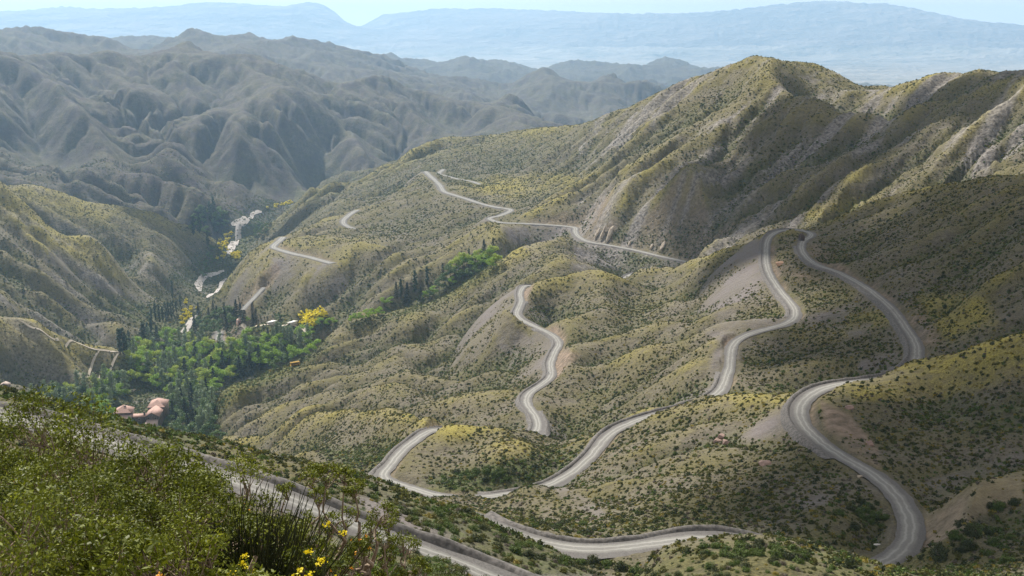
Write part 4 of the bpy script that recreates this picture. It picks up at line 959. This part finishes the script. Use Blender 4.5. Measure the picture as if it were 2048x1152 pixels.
def hip(b, x0, x1, y0, y1, z, rise, over=.6):
    x0 -= over; x1 += over; y0 -= over; y1 += over; xm = (x0 + x1) / 2; q = min((x1 - x0) / 2, (y1 - y0) / 2 - .3)
    V = [(x0,y0,z),(x1,y0,z),(x1,y1,z),(x0,y1,z),(xm,y0+q,z+rise),(xm,y1-q,z+rise),(x0,y0,z-.25),(x1,y0,z-.25),(x1,y1,z-.25),(x0,y1,z-.25)]
    b.add(V, [(1,2,5,4),(3,0,4,5),(6,7,1,0),(7,8,2,1),(8,9,3,2),(9,6,0,3),(9,8,7,6)]); tri(b, V[0], V[1], V[4]); tri(b, V[2], V[3], V[5])
mTile = simple('red_tile', (.50, .33, .285), (.38, .245, .205), 1.2, .8)
mStone = simple('hotel_wall', (.165, .13, .105), (.11, .085, .07), 1.5, .9)
mGlass = simple('dark_window', (.03, .03, .035), None, 3, .3)
mWhite = simple('white_sheet_roof', (.80, .79, .76), (.70, .69, .66), .6, .5)
mPink = simple('pink_plaster', (.55, .30, .26), (.46, .24, .21), .8, .9); mPale = simple('pale_render', (.62, .56, .50), (.50, .45, .40), .7, .9)
mWood = simple('dark_door', (.05, .035, .03), None, 2, .7); mYel = simple('ochre_paint', (.50, .30, .05), (.42, .25, .05), 1., .5); mTyre = simple('tyre_rubber', (.03, .03, .03), None, 3, .8)
mFrame = simple('window_frame', (.55, .5, .45), None, 2, .7)
def part(name, fn, m, parent, smooth=False):
    b = MB(); fn(b); return link(name, b.mesh(name, [m], smooth), parent)
def windows(parent, spots):
    """spots: (x, y, z, w, h, axis): a pane set into a frame that stands a little proud of the wall"""
    for (x, y, z, w_, h_, ax) in spots:
        f = MB(); g_ = MB()
        for (dx0, dx1, dz0, dz1) in ((-w_/2-.12, -w_/2, -.12, h_+.12), (w_/2, w_/2+.12, -.12, h_+.12), (-w_/2, w_/2, -.12, 0), (-w_/2, w_/2, h_, h_+.12)):
            if ax == 'y': box(f, x+dx0, x+dx1, y-.06, y+.1, z+dz0, z+dz1)
            else: box(f, x-.1, x+.06, y+dx0, y+dx1, z+dz0, z+dz1)
        if ax == 'y': box(g_, x-w_/2, x+w_/2, y-.03, y+.1, z, z+h_)
        else: box(g_, x-.1, x+.03, y-w_/2, y+w_/2, z, z+h_)
        o = link('window', f.mesh('window', [mFrame]), parent); link('pane', g_.mesh('pane', [mGlass]), o)
ph0, t0_ = ang(304, 836); rH = 860.; cH = np.array([rH * math.sin(ph0), rH * math.cos(ph0)]); zg = float(gz(cH[0], cH[1]))
zH = -float(t0_) * rH - 4.6                       # floor level so the gable eaves come out where they stand
hot = empty('hotel_building', (cH[0], cH[1], zH), math.radians(6)); tag(hot, 'large stone hotel with pink red tiled roofs among the valley trees', 'hotel')
def hw(b):
    gable_wall(b, -5.2, 5.2, 0, 17, -4, 6.2, 3.0); box(b, -6.6, 6.2, 17.05, 34, -4, 7.6); box(b, -29.5, -17, 4.05, 16, -4, 8.3); box(b, -30, -16.5, -2, 4, -4, 3.8); box(b, -16.9, -5.25, 3, 10, -4, 5.0)
part('wall', hw, mStone, hot)
def hr_(b):
    gable(b, -5.2, 5.2, 0, 16.4, 6.2, 3.0, .7); hip(b, -6.6, 6.2, 17.05, 34, 7.65, 4.2); hip(b, -29.5, -17, 4.05, 16, 8.35, 4.4)
    quadslab(b, [(-30.6, -2.8, 3.6), (-15.9, -2.8, 3.6), (-15.9, 4.0, 6.6), (-30.6, 4.0, 6.6)], .25); quadslab(b, [(-16.3, 2.2, 4.9), (-5.9, 2.2, 4.9), (-5.9, 6.5, 6.4), (-16.3, 6.5, 6.4)], .2); quadslab(b, [(-16.3, 6.5, 6.4), (-5.9, 6.5, 6.4), (-5.9, 10.8, 4.9), (-16.3, 10.8, 4.9)], .2)
rf = part('roof', hr_, mTile, hot)
for cx, cy, cz in ((-6.6, 4.6, 4.6), (-22, 9, 8.5)): part('chimney', lambda b: (box(b, cx-.6, cx+.6, cy-.6, cy+.6, cz, cz+3.6), box(b, cx-.8, cx+.8, cy-.8, cy+.8, cz+3.6, cz+3.9)), mStone, rf)
part('porch', lambda b: (box(b, -3.6, 4.4, -6.2, -.02, -4, 1.6)), mPale, hot)
part('porch_roof', lambda b: quadslab(b, [(-4.4, -7, 1.7), (5.2, -7, 1.7), (4.8, -.1, 3.4), (-4.0, -.1, 3.4)], .2), simple('worn_tile', (.52, .40, .36), (.42, .31, .27), 1, .85), hot)
windows(hot, [(-27, -2, 1.0, 1.2, 1.3, 'y'), (-23.3, -2, 1.0, 1.2, 1.3, 'y'), (-19.5, -2, 1.0, 1.2, 1.3, 'y'), (0, 0, 6.3, .9, 1.2, 'y'), (-2.6, 0, 3.6, 1.1, 1.4, 'y'), (2.6, 0, 3.6, 1.1, 1.4, 'y')] + [(5.2, 3 + 3.2 * i, 3.2, 1.2, 1.5, 'x') for i in range(4)] + [(6.2, 20 + 4 * i, 4.6, 1.4, 1.6, 'x') for i in range(3)] + [(-14, 3, 2.2, 1.1, 1.4, 'y'), (-10.5, 3, 2.2, 1.1, 1.4, 'y')])

def place(name, u, v, rz, label, cat, dz=0., group=None, sc=1.):
    p = hit_far(u, v) if v < 800 else hit(u, v); o = empty(name, (p[0], p[1], p[2] + dz), math.radians(rz), sc); return tag(o, label, cat, group)
for (u, v, rz, L_, lab) in ((538, 650, -32, 8.5, 'white roofed long shed on the terrace, farthest from the yellow broom'), (579, 650, -32, 8.5, 'white roofed shed on the terrace, between its two neighbours'), (623, 651, -38, 11.5, 'largest white roofed shed, ringed by yellow broom bushes')):
    o = place('shed', u, v, rz, lab, 'shed', -.3, 'white sheds on the terrace')
    part('wall', lambda b: box(b, -2.6, 2.6, 0, L_, -1.5, 2.2), mPale, o)
    part('roof', lambda b: (quadslab(b, [(-3.1, -.5, 2.25), (3.1, -.5, 2.9), (3.1, L_ + .5, 2.9), (-3.1, L_ + .5, 2.25)], .12)), mWhite, o)
    part('door', lambda b: box(b, -.6, .6, -.06, .1, -.2, 1.8), mWood, o)
o = place('chapel', 480, 657, 22, 'small pink chapel with pale gable and dark doorway beside conifers', 'chapel', -.4)
part('wall', lambda b: (gable_wall(b, -2.2, 2.2, 0.06, 7, -1, 4.2, 1.6)), mPink, o)
part('roof', lambda b: gable(b, -2.2, 2.2, .3, 7, 4.2, 1.6, .25, .12), mTile, o)
part('bell_gable', lambda b: (box(b, -2.5, -1.6, -.3, .05, -1, 4.4), box(b, 1.6, 2.5, -.3, .05, -1, 4.4), box(b, -1.2, -.7, -.3, .05, 5.0, 6.6), box(b, .7, 1.2, -.3, .05, 5.0, 6.6), box(b, -1.2, 1.2, -.3, .05, 6.6, 7.4), box(b, -1.5, 1.5, -.3, .05, 4.4, 5.0)), mPale, o)
part('door', lambda b: box(b, -.75, .75, -.08, .1, -.6, 2.4), mWood, o)
o = place('stone_hut', 9, 783, 10, 'small pinkish stone hut at the foot of the rocky spur', 'hut', -.5)
part('wall', lambda b: gable_wall(b, -3.2, 3.2, 0, 5.5, -1, 2.8, 1.5), mStone, o); part('roof', lambda b: gable(b, -3.2, 3.2, 0, 5.5, 2.8, 1.5, .4, .15), simple('stone_tile', (.42, .34, .30), (.33, .26, .23), 1, .9), o)
part('door', lambda b: box(b, -.5, .5, -.05, .1, -.6, 1.6), mWood, o)
o = place('parked_bus', 590, 733, -58, 'ochre yellow bus parked at the end of a pale road under trees', 'bus', .5)
def bus_body(b):
    pr = [(-1.2, .35), (1.2, .35), (1.25, 1.6), (1.2, 2.7), (1.0, 3.0), (-1.0, 3.0), (-1.2, 2.7), (-1.25, 1.6)]; n = len(pr)
    V = [(x, y, z) for y in (-3.6, 3.6) for x, z in pr] + [(x * .9, 3.85, .4 + (z - .4) * .92) for x, z in pr]
    F = [(i, (i + 1) % n, (i + 1) % n + n, i + n) for i in range(n)] + [(i + n, (i + 1) % n + n, (i + 1) % n + 2 * n, i + 2 * n) for i in range(n)]
    for s_ in (0, 2 * n): F += [(s_, s_ + 1, s_ + 2, s_ + 7), (s_ + 2, s_ + 3, s_ + 6, s_ + 7), (s_ + 3, s_ + 4, s_ + 5, s_ + 6)]
    b.add(V, F)
part('body', bus_body, mYel, o)
for s_ in (-1, 1): part('window_band', lambda b: box(b, s_ * 1.2 - .07, s_ * 1.2 + .07, -3.2, 3.2, 1.75, 2.45), mGlass, o)
part('windscreen', lambda b: box(b, -.95, .95, 3.72, 3.86, 1.5, 2.4), mGlass, o)
def wheel(b, x, y):
    th = np.linspace(0, 2 * np.pi, 14, endpoint=False)
    for k_ in range(14):
        a0, a1 = th[k_], th[(k_ + 1) % 14]; p = lambda a, xx: (x + xx, y + .48 * math.cos(a), .48 + .48 * math.sin(a))
        b.add([p(a0, -.15), p(a1, -.15), p(a1, .15), p(a0, .15), (x - .15, y, .48), (x + .15, y, .48)], [(0, 1, 2, 3)]); tri(b, p(a1, -.15), p(a0, -.15), (x - .15, y, .48)); tri(b, p(a0, .15), p(a1, .15), (x + .15, y, .48))
for x in (-1.1, 1.1):
    for y in (-2.3, 2.4): part('wheel', lambda b: wheel(b, x, y), mTyre, o)
o = place('marker_post', 1097, 750, 0, 'white marker post standing on the outer shoulder of the road bend', 'post')
part('post', lambda b: (box(b, -.13, .13, -.1, .1, -.3, 1.5), box(b, -.17, .17, -.14, .14, 1.5, 1.58)), mWhite, o)
part('band', lambda b: box(b, -.14, .14, -.11, .11, 1.0, 1.2), mTyre, o)

def rock_mesh(seed, sx, sy, sz, lean=(0, 0), sharp=.35, m=None):
    g = np.random.default_rng(seed); import bmesh
    bm = bmesh.new(); bmesh.ops.create_icosphere(bm, subdivisions=4, radius=1)
    co = np.array([v.co[:] for v in bm.verts]); F = np.array([[v.index for v in f.verts] for f in bm.faces]); bm.free()
    d = np.ones(len(co))
    for _ in range(26):                                # planes chipped off a ball
        n = g.normal(size=3); n /= np.linalg.norm(n); k_ = .55 + sharp * g.random(); q = co @ n; d = np.where(q > .05, np.minimum(d, k_ / np.maximum(q, .05)), d)
    co = co * np.clip(d, .3, 1.2)[:, None]; co += .035 * np.stack([vnoise(co[:, 0] * 6 + seed, co[:, 1] * 6 + co[:, 2] * 5, 3 + i_) for i_ in range(3)], 1)
    co = co * np.array([sx, sy, sz]); co[:, 0] += lean[0] * co[:, 2]; co[:, 1] += lean[1] * co[:, 2]
    return mesh_np('rock', co, F, [m])
mDark = simple('dark_rock', (.12, .092, .08), (.05, .04, .036), .8, .95, .9); mOran = simple('orange_rock', (.40, .25, .16), (.28, .18, .13), .6, .95, .9)
mSlab = simple('pale_slab', (.52, .44, .34), (.36, .30, .25), .35, .95, .6); mWR = simple('white_stone', (.72, .70, .67), (.55, .53, .5), 1.2, .9, .5); mPk = simple('pink_rock', (.36, .25, .21), (.24, .17, .15), .7, .95, .9)
def rock(name, u, v, mesh, lab, cat='rock', dz=0., grp=None):
    p = hit(u, v); tag(link(name, mesh, None, (p[0], p[1], p[2] + dz)), lab, cat, grp)
rock('rock_outcrop', 1603, 482, rock_mesh(3, 2.3, 3.0, 3.4, (.12, 0), .45, mDark), 'dark jagged rock outcrop between the two arms of the hairpin', 'rock', 1.2)
rock('rock_outcrop', 1561, 533, rock_mesh(4, 3.4, 2.2, 1.9, (0, .3), .4, mOran), 'orange rock outcrop beside the road below the hairpin', 'rock', .3)
for i, (u, v, sx, sz, lab) in enumerate(((1193, 476, 2.0, 6.0, 'smallest pale rock slab leaning above the road, nearest the bend'), (1204, 478, 1.6, 7.0, 'tallest narrow pale rock slab leaning above the road'), (1219, 482, 2.6, 7.4, 'broad grey rock slab leaning above the road'), (1259, 490, 1.5, 3.0, 'small bright rock slab standing alone beside the straight road'), (1303, 500, 1.4, 3.6, 'thin rock slab standing beside the straight road'), (1325, 505, 2.2, 4.6, 'cracked rock slab above the straight road, nearest the spur'))):
    rock('rock_slab', u, v, rock_mesh(20 + i, sx, 1.5, sz, (.45, .55), .35, mSlab), lab, 'rock', sz * .35, 'rock slabs above the road')
rock('boulder', 1556, 1069, rock_mesh(40, .55, .45, .4, (0, 0), .4, mWR), 'small white boulder among green scrub above the lowest road', 'boulder', .15)
rock('boulder', 1755, 1092, rock_mesh(41, .9, .3, .25, (0, 0), .4, mWR), 'flat white boulder on gravel inside the last road bend', 'boulder', .15)
rock('boulder', 1719, 957, rock_mesh(42, .7, .5, .5, (0, 0), .4, mSlab), 'pale boulder on the bank below the road', 'boulder', .15)
rock('boulder', 601, 1100, rock_mesh(43, .30, .25, .42, (0, 0), .4, mWR), 'upright white stone behind the yellow flowers', 'boulder', .25)
for i, (u, v, s_, lab) in enumerate(((1436, 885, 1.5, 'pink rock heap on the hill face, leftmost boulder'), (1444, 876, 1.3, 'pink rock heap on the hill face, topmost boulder'), (1452, 888, 1.6, 'pink rock heap on the hill face, largest boulder'), (1530, 930, 1.6, 'grey pink rock standing in the gully of the hill face'), (1740, 890, 1.2, 'orange pink rock on the bank above the road'), (1700, 820, 1.5, 'pink rock at the top of the cut inside the bend'))):
    rock('boulder', u, v, rock_mesh(50 + i, s_, s_ * .7, s_ * .7, (0, .2), .4, mPk), lab, 'boulder', .2)
# ------------------------------------------------------------------ bushes around the viewpoint
mBark = simple('twisted_bark', (.30, .23, .17), (.15, .11, .08), 14, .9, .6)
mJar = leaf_mat('resin_leaf', (.014, .028, .003), (.175, .20, .010), sub=.18)
mJarY = leaf_mat('young_leaf', (.12, .16, .012), (.27, .28, .03), sub=.35)
mOrange = leaf_mat('orange_blossom', (.62, .20, .01), (.80, .42, .03), sub=.2)
mYellow = leaf_mat('yellow_blossom', (.75, .58, .01), (.90, .80, .04), sub=.2)
mStem = leaf_mat('green_stem', (.018, .025, .009), (.06, .066, .026), sub=.1)
mDry = simple('dry_wood', (.30, .23, .17), (.19, .145, .11), 20, .9, .6)
def bush_parts(seed, H, W, hubs=6, puffs=26, per=420, leaf=.019, puff=.13, flw=.2, low=.28):
    """twisted stems that fork to a dome of leaf tufts with gaps between them"""
    g = np.random.default_rng(seed); wood = MB(); C = []; D = []; fl = []
    def limb(p0, p1, r0, r1, wob, n=7, k=5):
        t_ = np.linspace(0, 1, n)[:, None]; L = np.linalg.norm(p1 - p0); w_ = np.cumsum(g.normal(size=(n, 3)), 0) * wob * L / math.sqrt(n); w_ = w_ - t_ * w_[-1]
        P = p0 + (p1 - p0) * t_ + w_; P[:, 2] -= .12 * L * np.sin(t_[:, 0] * math.pi); wood.add(*tube(catmull(P, L / 14), np.linspace(r0, r1, len(catmull(P, L / 14))), k)); return P
    HB_ = []
    for i in range(hubs):
        a = i * 6.283 / hubs + g.random() * .8; q = W * (.22 + .3 * g.random()); h = H * (.32 + .2 * g.random())
        P = limb(np.array([.04 * math.cos(a), .04 * math.sin(a), -.12]), np.array([q * math.cos(a), q * math.sin(a), h]), .020 * H + .006, .013 * H, .25, 8, 6); HB_.append(P[-1])
    for i in range(puffs):
        a = i * 2.39996 + g.random() * .5; f = ((i + .5) / puffs) ** .55; q = W * f * (.85 + .25 * g.random()); h = H * (1 - (1 - low - .1) * f ** 2.2 * (.7 + .5 * g.random())) - puff * .7
        if i % 4 == 3: h *= .72; q *= .7
        c = np.array([q * math.cos(a), q * math.sin(a), h]); hub = min(HB_, key=lambda u_: np.linalg.norm(u_[:2] - c[:2]) + .3 * abs(u_[2] - c[2]))
        limb(hub, c, .0105 * H + .002, .004, .24)
        R = puff * (.7 + .6 * g.random()); ns = 11
        for _ in range(ns):
            e = g.normal(size=3); e[2] = abs(e[2]) * .9 + .1; e /= np.linalg.norm(e); s_ = c + e * R * .72; limb(c - np.array([0, 0, R * .5]), s_, .0035, .0015, .15, 4, 3)
            m_ = int(per / ns * (.7 + .6 * g.random())); d = g.normal(size=(m_, 3)); d /= np.linalg.norm(d, axis=1, keepdims=True)
            C.append(s_ + d * R * .36 * (g.random((m_, 1)) ** .45) * np.array([1.1, 1.1, .8])); D.append(d * .7 + np.array([0, 0, .35]) + g.normal(size=(m_, 3)) * .45)
        if g.random() < flw:
            for _ in range(int(g.integers(1, 5))):
                e = g.normal(size=3); e[2] = abs(e[2]); e /= np.linalg.norm(e); fl.append(c + e * R * 1.12)
    C = np.vstack(C); D = np.vstack(D); young = g.random(len(C)) < .14
    V, F = leaves(C[~young], D[~young], leaf, g, .40); V2, F2 = leaves(C[young], D[young], leaf * .9, g, .45)
    fo = mesh_np('foliage', np.vstack([V, V2]), np.vstack([F, F2 + len(V)]), [mJar, mJarY], False, None, np.r_[np.zeros(len(F)), np.ones(len(F2))])
    wd = wood.mesh('branches', [mBark], True); fm = None
    if fl:
        P = np.repeat(np.array(fl), 6, 0) + g.normal(size=(len(fl) * 6, 3)) * .005; V, F = leaves(P, g.normal(size=P.shape) + np.array([0, 0, 1.]), .011, g, .8); fm = mesh_np('blossoms', V, F, [mOrange])
    return wd, fo, fm
BK = [bush_parts(11, 1.5, .52, 6, 11, 1150, leaf=.016, puff=.20, flw=.22), bush_parts(12, 1.4, .58, 7, 12, 1100, leaf=.016, puff=.195, flw=.15), bush_parts(13, 1.1, .44, 6, 9, 950, leaf=.016, puff=.165, flw=.18), bush_parts(14, 1.25, .34, 4, 9, 420, puff=.105, flw=.1, low=.45), bush_parts(15, .8, .34, 6, 18, 380, puff=.10, flw=.1)]
BH = [1.5, 1.4, 1.1, 1.25, .8]
def at_r(u, r, v=1000):
    p = float(ang(u, v)[0]); x, y = r * math.sin(p), r * math.cos(p); return x, y, float(gz(x, y))
def jarilla(k, u, r, vtop, rz, label, group='leafy bushes round the viewpoint'):
    x, y, z = at_r(u, r); h = max(.3, -float(ang(u, vtop)[1]) * r - z); s = h / BH[k]
    o = empty('leafy_bush', (x, y, z), math.radians(rz), s); tag(o, label, 'bush', group)
    for nm, me in zip(('branches', 'foliage', 'blossoms'), BK[k]):
        if me: link(nm, me, o)
for a in ((0, 55, 5.3, 796, 20, 'tallest orange flowered bush with bare twisted branches, at the edge of the gravel road'),
          (1, 175, 5.7, 850, 80, 'broad orange flowered bush just below the hotel roofs'),
          (2, 345, 5.1, 905, 150, 'orange flowered bush with a pale branch pointing at the spur'),
          (0, -90, 4.3, 905, 200, 'orange flowered bush cut off by the left border of the photo'),
          (1, 140, 4.1, 945, 300, 'dense orange flowered bush standing lowest among the bushes by the viewpoint'),
          (2, 455, 6.3, 925, 30, 'green bush with few blossoms rising over the dark rush shrub'),
          (2, 20, 3.3, 1010, 110, 'low orange flowered bush in the bottom left corner'),
          (4, 375, 3.7, 1080, 10, 'small leafy bush at the foot of the dark rush shrub'),
          (3, 610, 7.2, 938, 40, 'slender bush with one tuft standing up before the gravel road'),
          (3, 678, 6.2, 925, 170, 'open bush with long bare stems in front of the gravel road'),
          (4, 762, 9.0, 1040, 0, 'little bush with bare twigs against the near gravel road'),
          (3, 345, 6.6, 890, 250, 'thin twiggy bush right below the hotel'),
          (1, 90, 7.8, 880, 10, 'green bush behind the tallest orange flowered bush'),
          (1, 400, 7.5, 985, 60, 'green bush behind the one over the rush shrub'),
          (2, 270, 3.6, 1040, 220, 'bush with a thick leaning branch at the bottom edge'),
          (4, 545, 6.0, 1050, 90, 'green bush behind the yellow flowered weed'),
          (4, 610, 5.0, 1100, 190, 'low bush beside the yellow flowered weed'),
          (1, -20, 8.0, 905, 140, 'bush behind the bush that the left border cuts off'),
          (2, 105, 6.0, 806, 260, 'tall leafy bush between the tallest bush and the one below the hotel'),
          (2, 290, 5.0, 905, 75, 'rounded bush in front of the bush below the hotel'),
          (1, 80, 4.6, 905, 330, 'broad leafy bush in front of the tallest orange flowered bush'),
          (0, 215, 4.5, 945, 205, 'leafy bush with dense tufts in the middle of the bush mass'),
          (2, 310, 4.3, 1000, 20, 'leafy bush left of the rush shrub'),
          (1, 110, 3.6, 1030, 95, 'leafy bush at the bottom edge, second from the corner'),
          (4, 200, 3.3, 1080, 130, 'lowest leafy bush at the bottom edge left of the leaning branch'),
          (0, 390, 5.8, 950, 310, 'leafy bush directly behind the rush shrub'),
          (2, -45, 5.2, 905, 55, 'leafy bush at the left border before the grey road')): jarilla(*a)
# dark rush-like shrub
def rushes():
    g = np.random.default_rng(77); b = MB()
    for i in range(620):
        a = g.random() * 6.28; q = .16 * g.random() ** .5; tl = g.normal() * .22 + .10; h = .9 * (.45 + .55 * g.random()); p = np.array([q * math.cos(a), q * math.sin(a), 0]); a2 = a + g.normal() * .6
        pts = [p, p + np.array([math.cos(a2) * tl * .3 * h, math.sin(a2) * tl * .3 * h, h * .5]), p + np.array([math.cos(a2) * tl * 1.0 * h, math.sin(a2) * tl * 1.0 * h, h])]
        b.add(*tube(pts, [.004, .0035, .0015], 3))
    return b.mesh('stems', [mStem])
RM_ = rushes()
for u, r, vt, lab in ((430, 4.7, 1015, 'dark rush like shrub of thin upright stems between leafy bushes'), (500, 5.2, 1030, 'paler half of the rush thicket, beside the yellow flowered weed'), (385, 5.4, 1020, 'dark rush clump half hidden behind the leafy bush')):
    x, y, z = at_r(u, r); h = -float(ang(u, vt)[1]) * r - z
    o = empty('rush_shrub', (x, y, z - .03)); o.scale = (h / .9 * 1.15, h / .9 * 1.15, h / .9); tag(o, lab, 'shrub', 'rush shrubs'); link('stems', RM_, o)
# weed with yellow heads
def weed(seed):
    g = np.random.default_rng(seed); st = MB(); C = []; lf = []
    for i in range(11):
        a = g.random() * 6.28; tl = .15 + .35 * g.random(); h = .75 * (.55 + .45 * g.random()); e = np.array([math.sin(tl) * math.cos(a) * h, math.sin(tl) * math.sin(a) * h, h * math.cos(tl)]); m_ = e * .5 + g.normal(size=3) * .03
        st.add(*tube([np.zeros(3), m_, e], [.004, .003, .002], 4)); C.append(e)
        for t_ in (.45, .65, .8):
            q = e * t_ + g.normal(size=3) * .02; w2 = q + g.normal(size=3) * .05 + np.array([0, 0, .09]); st.add(*tube([q, (q + w2) / 2, w2], [.002, .002, .0015], 3)); C.append(w2); lf.append(q)
        lf += [e * x_ for x_ in (.15, .3)]
    C = np.array(C); P = np.repeat(C, 22, 0) + g.normal(size=(len(C) * 22, 3)) * np.array([.008, .008, .005]); V, F = leaves(P, g.normal(size=P.shape) + np.array([0, 0, .8]), .009, g, .9)
    L_ = np.repeat(np.array(lf), 8, 0); L_ = L_ + g.normal(size=L_.shape) * .03; V2, F2 = leaves(L_, g.normal(size=L_.shape), .035, g, .3)
    return st.mesh('stems', [mStem]), mesh_np('flower_heads', V, F, [mYellow]), mesh_np('leaves', V2, F2, [mJar])
WM = weed(5)
for u, r, vt, rz, lab in ((560, 4.3, 1035, 0, 'tall weed with yellow flower heads in front of the white stone'), (585, 3.9, 1090, 120, 'shorter weed with yellow flower heads at the bottom edge'), (535, 4.0, 1105, 200, 'lowest weed with yellow flower heads beside the rush thicket')):
    x, y, z = at_r(u, r); h = -float(ang(u, vt)[1]) * r - z; o = empty('flowering_weed', (x, y, z), math.radians(rz), h / .8); tag(o, lab, 'weed', 'yellow flowered weeds')
    for nm, me in zip(('stems', 'flower_heads', 'leaves'), WM): link(nm, me, o)
def dead():
    b = MB(); g = np.random.default_rng(9)
    main = catmull(np.array([(0, 0, -.1), (.03, .02, .25), (-.05, .0, .45), (.02, .02, .56), (.10, .0, .60), (.16, .0, .72)]), .03); b.add(*tube(main, np.linspace(.03, .008, len(main)), 6))
    m2 = catmull(np.array([(.02, .01, .1), (.12, .0, .25), (.17, .03, .38)]), .03); b.add(*tube(m2, np.linspace(.02, .007, len(m2)), 6)); return b.mesh('dead_branch', [mDry], True)
x, y, z = at_r(413, 4.2); tag(link('dead_branch', dead(), None, (x, y, z), .3, 1.1), 'bare crooked dead branch sticking up before the dark rush shrub', 'branch')

# larger single shrubs on the near slopes
SM = []
for j in range(6):
    V, F = clump(1500, .62, .62, .05, 900 + j); V2 = MB(); g = np.random.default_rng(950 + j)
    for i in range(9):
        a = g.random() * 6.28; e = np.array([.45 * math.cos(a), .45 * math.sin(a), .35 + .2 * g.random()]); V2.add(*tube([np.array([0, 0, -.1]), e * .5 + np.array([0, 0, .05]), e], [.02, .014, .006], 4))
    SM.append((mesh_np('foliage', V, F, [mSh[4 if j % 3 < 2 else 0]]), V2.mesh('stems', [mBark])))
def shrubs(pts, sz, place, group):
    for i, (u, v) in enumerate(sorted(pts)):
        p = hit(u, v); s = sz * (.7 + .6 * gT.random()) * np.linalg.norm(p) / FPX / 1.2
        j = int(gT.integers(6)); o = empty('green_shrub', (p[0], p[1], p[2] - .05), gT.random() * 6.28, float(s)); tag(o, 'round green shrub %s, %s from the left' % (place, ordn(i + 1)), 'shrub', group)
        link('foliage', SM[j][0], o); link('stems', SM[j][1], o)
shrubs([(828,1044),(853,1051),(877,1061),(908,1068),(950,1082),(995,1097),(1030,1104),(1058,1114),(1082,1119),(1113,1121),(1130,1125),(1162,1128),(1186,1128),(1214,1131),(1242,1138),(1273,1145),(812,1030),(780,1016)], 26, 'behind the near road berm', 'shrubs behind the near berm')
shrubs(rp([(1330,1100),(1400,1085),(1500,1075),(1600,1092),(1720,1125),(1740,1148),(1350,1148)], 40), 22, 'on the mound before the last bend', 'shrubs on the low mound')
shrubs(rp([(1870,1080),(1960,1030),(2040,990),(2045,1140),(1880,1145)], 26), 26, 'on the slope right of the last bend', 'shrubs right of the last bend')
shrubs(rp([(1640,1020),(1740,990),(1785,1030),(1780,1065),(1700,1085)], 22), 18, 'inside the last road bend', 'shrubs inside the last bend')
shrubs(rp([(860,950),(960,925),(1080,935),(1100,955),(1000,975),(880,978)], 18), 15, 'at the foot of the round hillock', 'shrubs below the hillock')
shrubs(rp([(950,1035),(1100,1010),(1130,1060),(1250,1070),(1200,1085),(1020,1050)], 18), 17, 'above the lowest gravel road', 'shrubs above the lowest road')
def shrubs_r(L_, place, group):
    L_ = sorted(L_)
    for i, (u, r, vt) in enumerate(L_):
        x, y, z = at_r(u, r, 1130); h = max(.35, -float(ang(u, vt)[1]) * r - z); j = int(gT.integers(6)); o = empty('green_shrub', (x, y, z - .05), gT.random() * 6.28, float(h / .66)); tag(o, 'leafy green shrub %s, %s from the left' % (place, ordn(i + 1)), 'shrub', group)
        link('foliage', SM[j][0], o); link('stems', SM[j][1], o)
shrubs_r([(700 + 13 * i + 8 * gT.random(), 10 + 26 * gT.random(), 1100 + .34 * (13 * i) + 35 * gT.random()) for i in range(24)], 'below the near road at the bottom edge', 'shrubs at the bottom edge')
# ------------------------------------------------------------------ clouds overhead (their shade lies on the slopes)
mCl, t_, b_ = mat('cloud_white', 1.); b_.inputs['Base Color'].default_value = (.92, .92, .93, 1)
def cloud(cx, cy, z, rx, ry, seed, n=16):
    g = np.random.default_rng(seed); b = MB(); H = 1750.; off = (H - z) / SUN_DIR[2]
    import bmesh
    bm = bmesh.new(); bmesh.ops.create_icosphere(bm, subdivisions=3, radius=1); co = np.array([v.co[:] for v in bm.verts]); F = np.array([[v.index for v in f.verts] for f in bm.faces]); bm.free()
    for i in range(n):
        a = g.random() * 6.28; q = g.random() ** .5 * .72; px_, py_ = cx + rx * q * math.cos(a), cy + ry * q * math.sin(a); s = min(rx, ry) * (.30 + .22 * g.random())
        c = co * (1 + .25 * vnoise(co[:, 0] * 3 + i, co[:, 1] * 3 + co[:, 2] * 2, seed)[:, None]) * np.array([s, s, s * .35])
        b.add(c + np.array([px_ + SUN_DIR[0] * off, py_ + SUN_DIR[1] * off, H + s * .2 * g.random()]), F)
    return tag(link('cloud', b.mesh('cloud', [mCl], True)), kind='stuff')
CLOUDS = ((215, 430, -110, 130, 190, 1), (120, 215, -85, 90, 80, 2), (160, 640, -115, 90, 60, 9), (330, 930, -120, 300, 130, 3), (-480, 1720, -330, 160, 180, 5),)
for c in CLOUDS: cloud(*c)
# ------------------------------------------------------------------ air
hz = bpy.data.materials.new('haze_air'); hz.use_nodes = True; ht = hz.node_tree; ht.nodes.clear()
pv = N(ht, 'ShaderNodeVolumePrincipled'); pv.inputs['Color'].default_value = (.44, .70, 1, 1); pv.inputs['Density'].default_value = 6.5e-5; pv.inputs['Anisotropy'].default_value = .35
ho = N(ht, 'ShaderNodeOutputMaterial'); ht.links.new(pv.outputs[0], ho.inputs['Volume'])
zlo, zhi = float(Z.min()) - 1.5, float(max(Z.max(), 0)) + 60
V = np.array([(x, y, z) for z in (zlo, zhi) for x, y in ((-22000, -400), (22000, -400), (22000, 27500), (-22000, 27500))], float)
F = np.array([(3, 2, 1, 0), (4, 5, 6, 7), (0, 1, 5, 4), (1, 2, 6, 5), (2, 3, 7, 6), (3, 0, 4, 7)])
tag(link('haze', mesh_np('haze', V, F, [hz])), kind='stuff')
